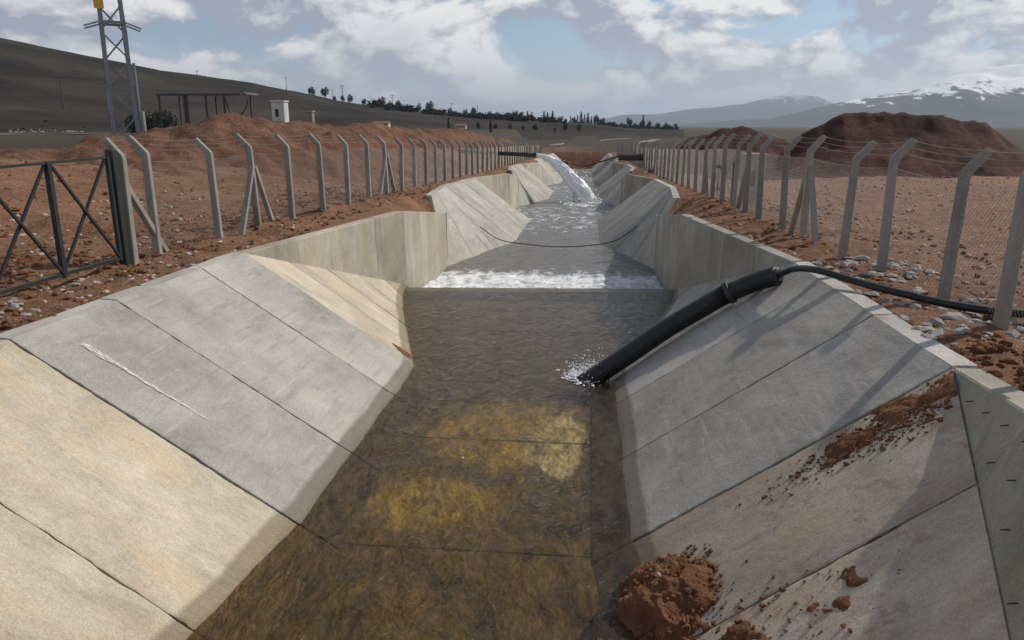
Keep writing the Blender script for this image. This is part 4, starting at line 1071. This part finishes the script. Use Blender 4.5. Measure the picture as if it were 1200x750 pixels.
mp = [(640, 148), (800, 146), (900, 140), (940, 130), (975, 122), (1000, 117), (1030, 112), (1060, 105), (1085, 95), (1100, 89), (1120, 83), (1140, 78), (1160, 76), (1185, 73), (1215, 76), (1260, 86), (1350, 100), (1500, 125), (1700, 148)]
profile_terrain('mountain', [(u, mz(u, v, 9000)) for u, v in mp], 6300, 9000, 11200, 'mountain_snow', 'broad snow capped mountain at the right', 320, 110, -30, 30, 31, 190, 800)
mp2 = [(600, 149), (690, 141), (730, 134), (780, 131), (830, 127), (870, 121), (900, 113), (925, 109), (950, 113), (975, 122), (1000, 130), (1060, 138), (1150, 148)]
profile_terrain('mountain', [(u, mz(u, v, 16000)) for u, v in mp2], 12500, 16000, 18500, 'mountain_far', 'faint blue far mountain in the middle of the horizon', 240, 70, -30, 45, 51, 140, 1200)
def sheet_path(name, pts, wd, label):
    n = len(pts); v = []; dense = spline([(p_[0], p_[1], 0) for p_ in pts], 10)
    for i, P in enumerate(dense):
        d = (dense[min(i + 1, len(dense) - 1)] - dense[max(i - 1, 0)]).normalized(); nx = Vector((-d.y, d.x, 0)) * wd / 2
        for sg in (1, -1):
            q = P + nx * sg; v.append((q.x, q.y, float(field(np.array(q.x), np.array(q.y))) + .12))
    o = mk(name, v, [(2 * i, 2 * i + 1, 2 * i + 3, 2 * i + 2) for i in range(len(dense) - 1)], 'path_gravel'); tag(o, label, kind='structure')
sheet_path('path', [(-300, 120), (-230, 145), (-165, 165), (-110, 176), (-75, 190), (-60, 215)], 9, 'pale gravel road on the plain behind the left gate')
sheet_path('path', [(6.5, 118), (9, 165), (16, 240), (30, 340)], 4.0, 'pale gravel track right of the far canal end')
sheet_path('path', [(-9, 205), (-6, 240), (4, 300), (20, 380)], 4.0, 'pale track winding over the plain beyond the canal')

def canopy(seed, n, rx, rz, z0, shape='round', size=.5):
    r_ = np.random.default_rng(seed); V = []; F0 = []
    clumps = [(r_.uniform(-.55, .55), r_.uniform(-.55, .55), r_.uniform(.1, .9)) for _ in range(9)]
    for i in range(n):
        c_ = clumps[r_.integers(0, 9)]
        if shape == 'round':
            p_ = np.array([c_[0], c_[1], c_[2]]) + r_.normal(0, .2, 3); k = 1.0
        else:
            h = r_.random(); k = (1 - h) ** .6 * .9 + .1; p_ = np.array([r_.normal(0, .4) * k, r_.normal(0, .4) * k, h])
        c3 = np.array([p_[0] * rx, p_[1] * rx, z0 + p_[2] * rz])
        a = r_.normal(size=3); a /= np.linalg.norm(a); b_ = np.cross(a, r_.normal(size=3)); b_ /= np.linalg.norm(b_); s_ = size * r_.uniform(.5, 1.2)
        j = len(V); V += [c3 + a * s_, c3 - a * s_ * .5 + b_ * s_ * .7, c3 - a * s_ * .5 - b_ * s_ * .7]; F0.append((j, j + 1, j + 2))
    return V, F0
def me_of(name, V, F0, mat):
    me = bpy.data.meshes.new(name); me.from_pydata([tuple(map(float, v)) for v in V], [], F0); me.update(); me.materials.append(MATS[mat]); return me
trunk = MB().tube([(0, 0, -.5), (.05, .02, 1.2), (0, 0, 3.2)], [.22, .17, .08], 6)
trunk.tube([(.02, 0, 1.6), (.6, .3, 2.6)], [.09, .04], 5).tube([(.02, 0, 1.9), (-.5, -.4, 2.9)], [.08, .04], 5)
TM = me_of('trunk', trunk.v, trunk.f, 'bark')
CRN = [me_of('crown', *canopy(1, 420, 2.6, 4.2, 1.6), 'leaf_dark'), me_of('crown', *canopy(2, 380, 2.2, 3.4, 1.4), 'leaf_olive'),
       me_of('crown', *canopy(3, 380, 1.5, 7.5, 1.0, 'spire', .45), 'leaf_dark'), me_of('crown', *canopy(4, 260, 2.4, 3.6, 1.5), 'leaf_brown')]
def surf(u, v, r_):
    if r_: return land_z(u, r_)
    x, y, z, q = on_land(u, v); return x, y, z
ORD = 'first second third fourth fifth sixth seventh eighth ninth tenth eleventh twelfth thirteenth fourteenth fifteenth sixteenth seventeenth eighteenth nineteenth twentieth'.split()
TENS = {2: 'twenty', 3: 'thirty', 4: 'forty'}
def ordinal(i): return ORD[i] if i < 20 else (TENS[(i + 1) // 10] + ('-' + ORD[(i + 1) % 10 - 1] if (i + 1) % 10 else '-'))
def tree(u, v, r_, kind, sc, label):
    x, y, z = surf(u, v, r_)
    o = empty('tree', (x, y, z)); o.scale = (sc, sc, sc * random.uniform(.9, 1.15)); o.rotation_euler = (0, 0, random.uniform(0, 6.28)); tag(o, label, 'tree', 'trees on the skyline')
    for nm, me in (('trunk', TM), ('crown', CRN[kind])):
        c_ = bpy.data.objects.new(nm, me); C.objects.link(c_); c_.parent = o
LT = ['rounded dark tree', 'olive scrubby tree', 'tall dark pointed tree', 'bare brownish tree']
random.seed(21)
def row(us, r_, kinds, smin, smax, where, v=None):
    for i, u in enumerate(sorted(us)):
        k = random.choice(kinds); tree(u, v, r_ * random.uniform(.97, 1.03) if r_ else None, k, random.uniform(smin, smax), '%s, %s from the left %s' % (LT[k], ordinal(i), where))
row([372 + 11 * i + random.uniform(-4, 4) for i in range(25)], 742, [0, 0, 1, 3], .8, 1.7, 'along the hill crest')
row([610, 618, 623, 637, 641, 647, 668, 676, 680, 684, 688, 692, 696, 700, 752], 980, [2], 1.2, 1.9, 'of the poplars on the plain')
row([640 + 8 * i + random.uniform(-3, 3) for i in range(20)], 900, [0, 0, 1, 3], 1.0, 1.8, 'in the hedge row on the plain')
row([562 + 17 * i + random.uniform(-4, 4) for i in range(8)], 420, [0, 1, 3], .5, .9, 'on the slope beyond the canal')
tree(526, 0, 300, 2, .6, 'single dark conifer behind the left soil heap')
tree(575, 0, 300, 2, .6, 'single small dark conifer left of the far canal')
# woods that read as one dark mass
V = []; F0 = []; cr, cf_ = canopy(9, 120, 3.2, 3.4, .2, size=1.1)
for i in range(240):
    if i < 130: u = random.uniform(425, 660); r_ = random.uniform(640, 752)
    else: u = random.uniform(560, 790); r_ = random.uniform(860, 1150)
    x, y, z = land_z(u, r_); k = len(V); s_ = random.uniform(.6, 1.3); V += [(x + q[0] * s_ * 1.5, y + q[1] * s_ * 1.5, z - .4 + q[2] * s_) for q in cr]; F0 += [tuple(j + k for j in f) for f in cf_]
tag(mk('far_wood', V, F0, 'leaf_dark'), 'dark mass of woods along the foot of the skyline', kind='stuff')
# dense dark copse behind the pylon
V = []; F0 = []
cr, cf_ = canopy(8, 420, 2.6, 4.0, 1.0)
for i in range(34):
    u = random.uniform(165, 205) if i < 22 else random.uniform(20, 110); x, y, z = land_z(u, random.uniform(262, 300) if i < 22 else random.uniform(290, 340))
    k = len(V); s_ = random.uniform(.8, 1.5) if i < 22 else random.uniform(.2, .5); V += [(x + q[0] * s_, y + q[1] * s_, z - 1.5 + q[2] * s_) for q in cr]; F0 += [tuple(j + k for j in f) for f in cf_]
tag(mk('scrub_thicket', V, F0, 'leaf_dark'), 'dark green thicket at the foot of the hill', kind='stuff')
# white rubble strip on the plain
P = []; S = []
for _ in range(160):
    u = random.uniform(15, 100); x, y, z = land_z(u, random.uniform(285, 312)); P.append((x, y, z + .1)); S.append(.10 + .32 * random.random() ** 2)
lumps('rubble', P, S, 'stone_grey', 'pale rubble strip at the foot of the hill', .6)
def pole(u, v, r_, h, label, arms=1):
    x, y, z = surf(u, v, r_); o = empty('utility_pole', (x, y, z)); tag(o, label, 'utility pole', 'poles on the hill')
    child(MB().bar((x, y, z - 1), (x, y, z + h), h * .035, r2=.6).build('shaft', 'shelter_steel'), o)
    for i in range(arms): child(MB().bar((x - h * .14, y, z + h * (.96 - .12 * i)), (x + h * .14, y, z + h * (.96 - .12 * i)), h * .02).build('crossarm', 'shelter_steel'), o)
pole(82, 128, None, 13, 'dark pole with a wide head in front of the left hill')
pole(240, 100, None, 9, 'pole on the hill slope above the shelter')
pole(341, 113, 740, 12, 'pole on the hill crest above the pale kiosk')
pole(394, 119, 745, 11, 'shorter pole beside the tallest one on the crest')
pole(405, 121, 745, 17, 'tallest pole on the hill crest', 2)
pole(454, 128, 745, 11, 'pole left of the tree line on the hill', 1)
pole(462, 129, 745, 14, 'pole with two arms at the tree line', 2)
pole(530, 137, 745, 12, 'pole among the skyline trees', 1)
pole(560, 139, 745, 12, 'rightmost pole among the skyline trees', 1)
def house(u, v, r_, wd, hh, label):
    x, y, z = surf(u, v, r_); o = empty('house', (x, y, z)); tag(o, label, 'house', 'far houses')
    child(MB().box(x - wd / 2, x + wd / 2, y, y + wd * .6, z - 2, z + hh).build('wall', 'house_wall'), o)
    rf = MB(); rf.add([(x - wd * .55, y - .3, z + hh), (x + wd * .55, y - .3, z + hh), (x + wd * .55, y + wd * .65, z + hh), (x - wd * .55, y + wd * .65, z + hh), (x - wd * .5, y + wd * .3, z + hh * 1.5), (x + wd * .5, y + wd * .3, z + hh * 1.5)], [(0, 1, 5, 4), (2, 3, 4, 5), (0, 4, 3), (1, 2, 5), (3, 2, 1, 0)])
    child(rf.build('roof', 'house_roof'), o)
    for q in (-.3, 0, .3): child(MB().box(x + wd * q - .5, x + wd * q + .5, y - .05, y + .1, z + hh * .35, z + hh * .8).build('window', 'dark_opening'), o)
house(448, 149, None, 7.5, 1.9, 'long low pale house behind the left soil heap')
house(540, 151, None, 6, 1.7, 'small pale house left of the far canal')
house(440, 127, 740, 9, 2.6, 'small house on the hill crest among trees')
house(505, 133, 740, 11, 2.8, 'pale house on the crest left of the tree line')

# ------------------------------------------------------------------ air
hb = MB().box(-42000, 42000, -3000, 43000, -60, 960).build('haze', 'wire')
m = bpy.data.materials.new('haze_air'); m.use_nodes = True; t = NT(m.node_tree); t.n.clear()
vo = t.new('ShaderNodeVolumePrincipled'); vo.inputs['Color'].default_value = (0.70, 0.83, 1.0, 1); vo.inputs['Density'].default_value = 5.0e-5
vo.inputs['Anisotropy'].default_value = 0.3
mo = t.new('ShaderNodeOutputMaterial'); t.l.new(vo.outputs[0], mo.inputs['Volume'])
hb.data.materials.clear(); hb.data.materials.append(m); tag(hb, 'thin pale haze in the air over the whole valley', kind='stuff')
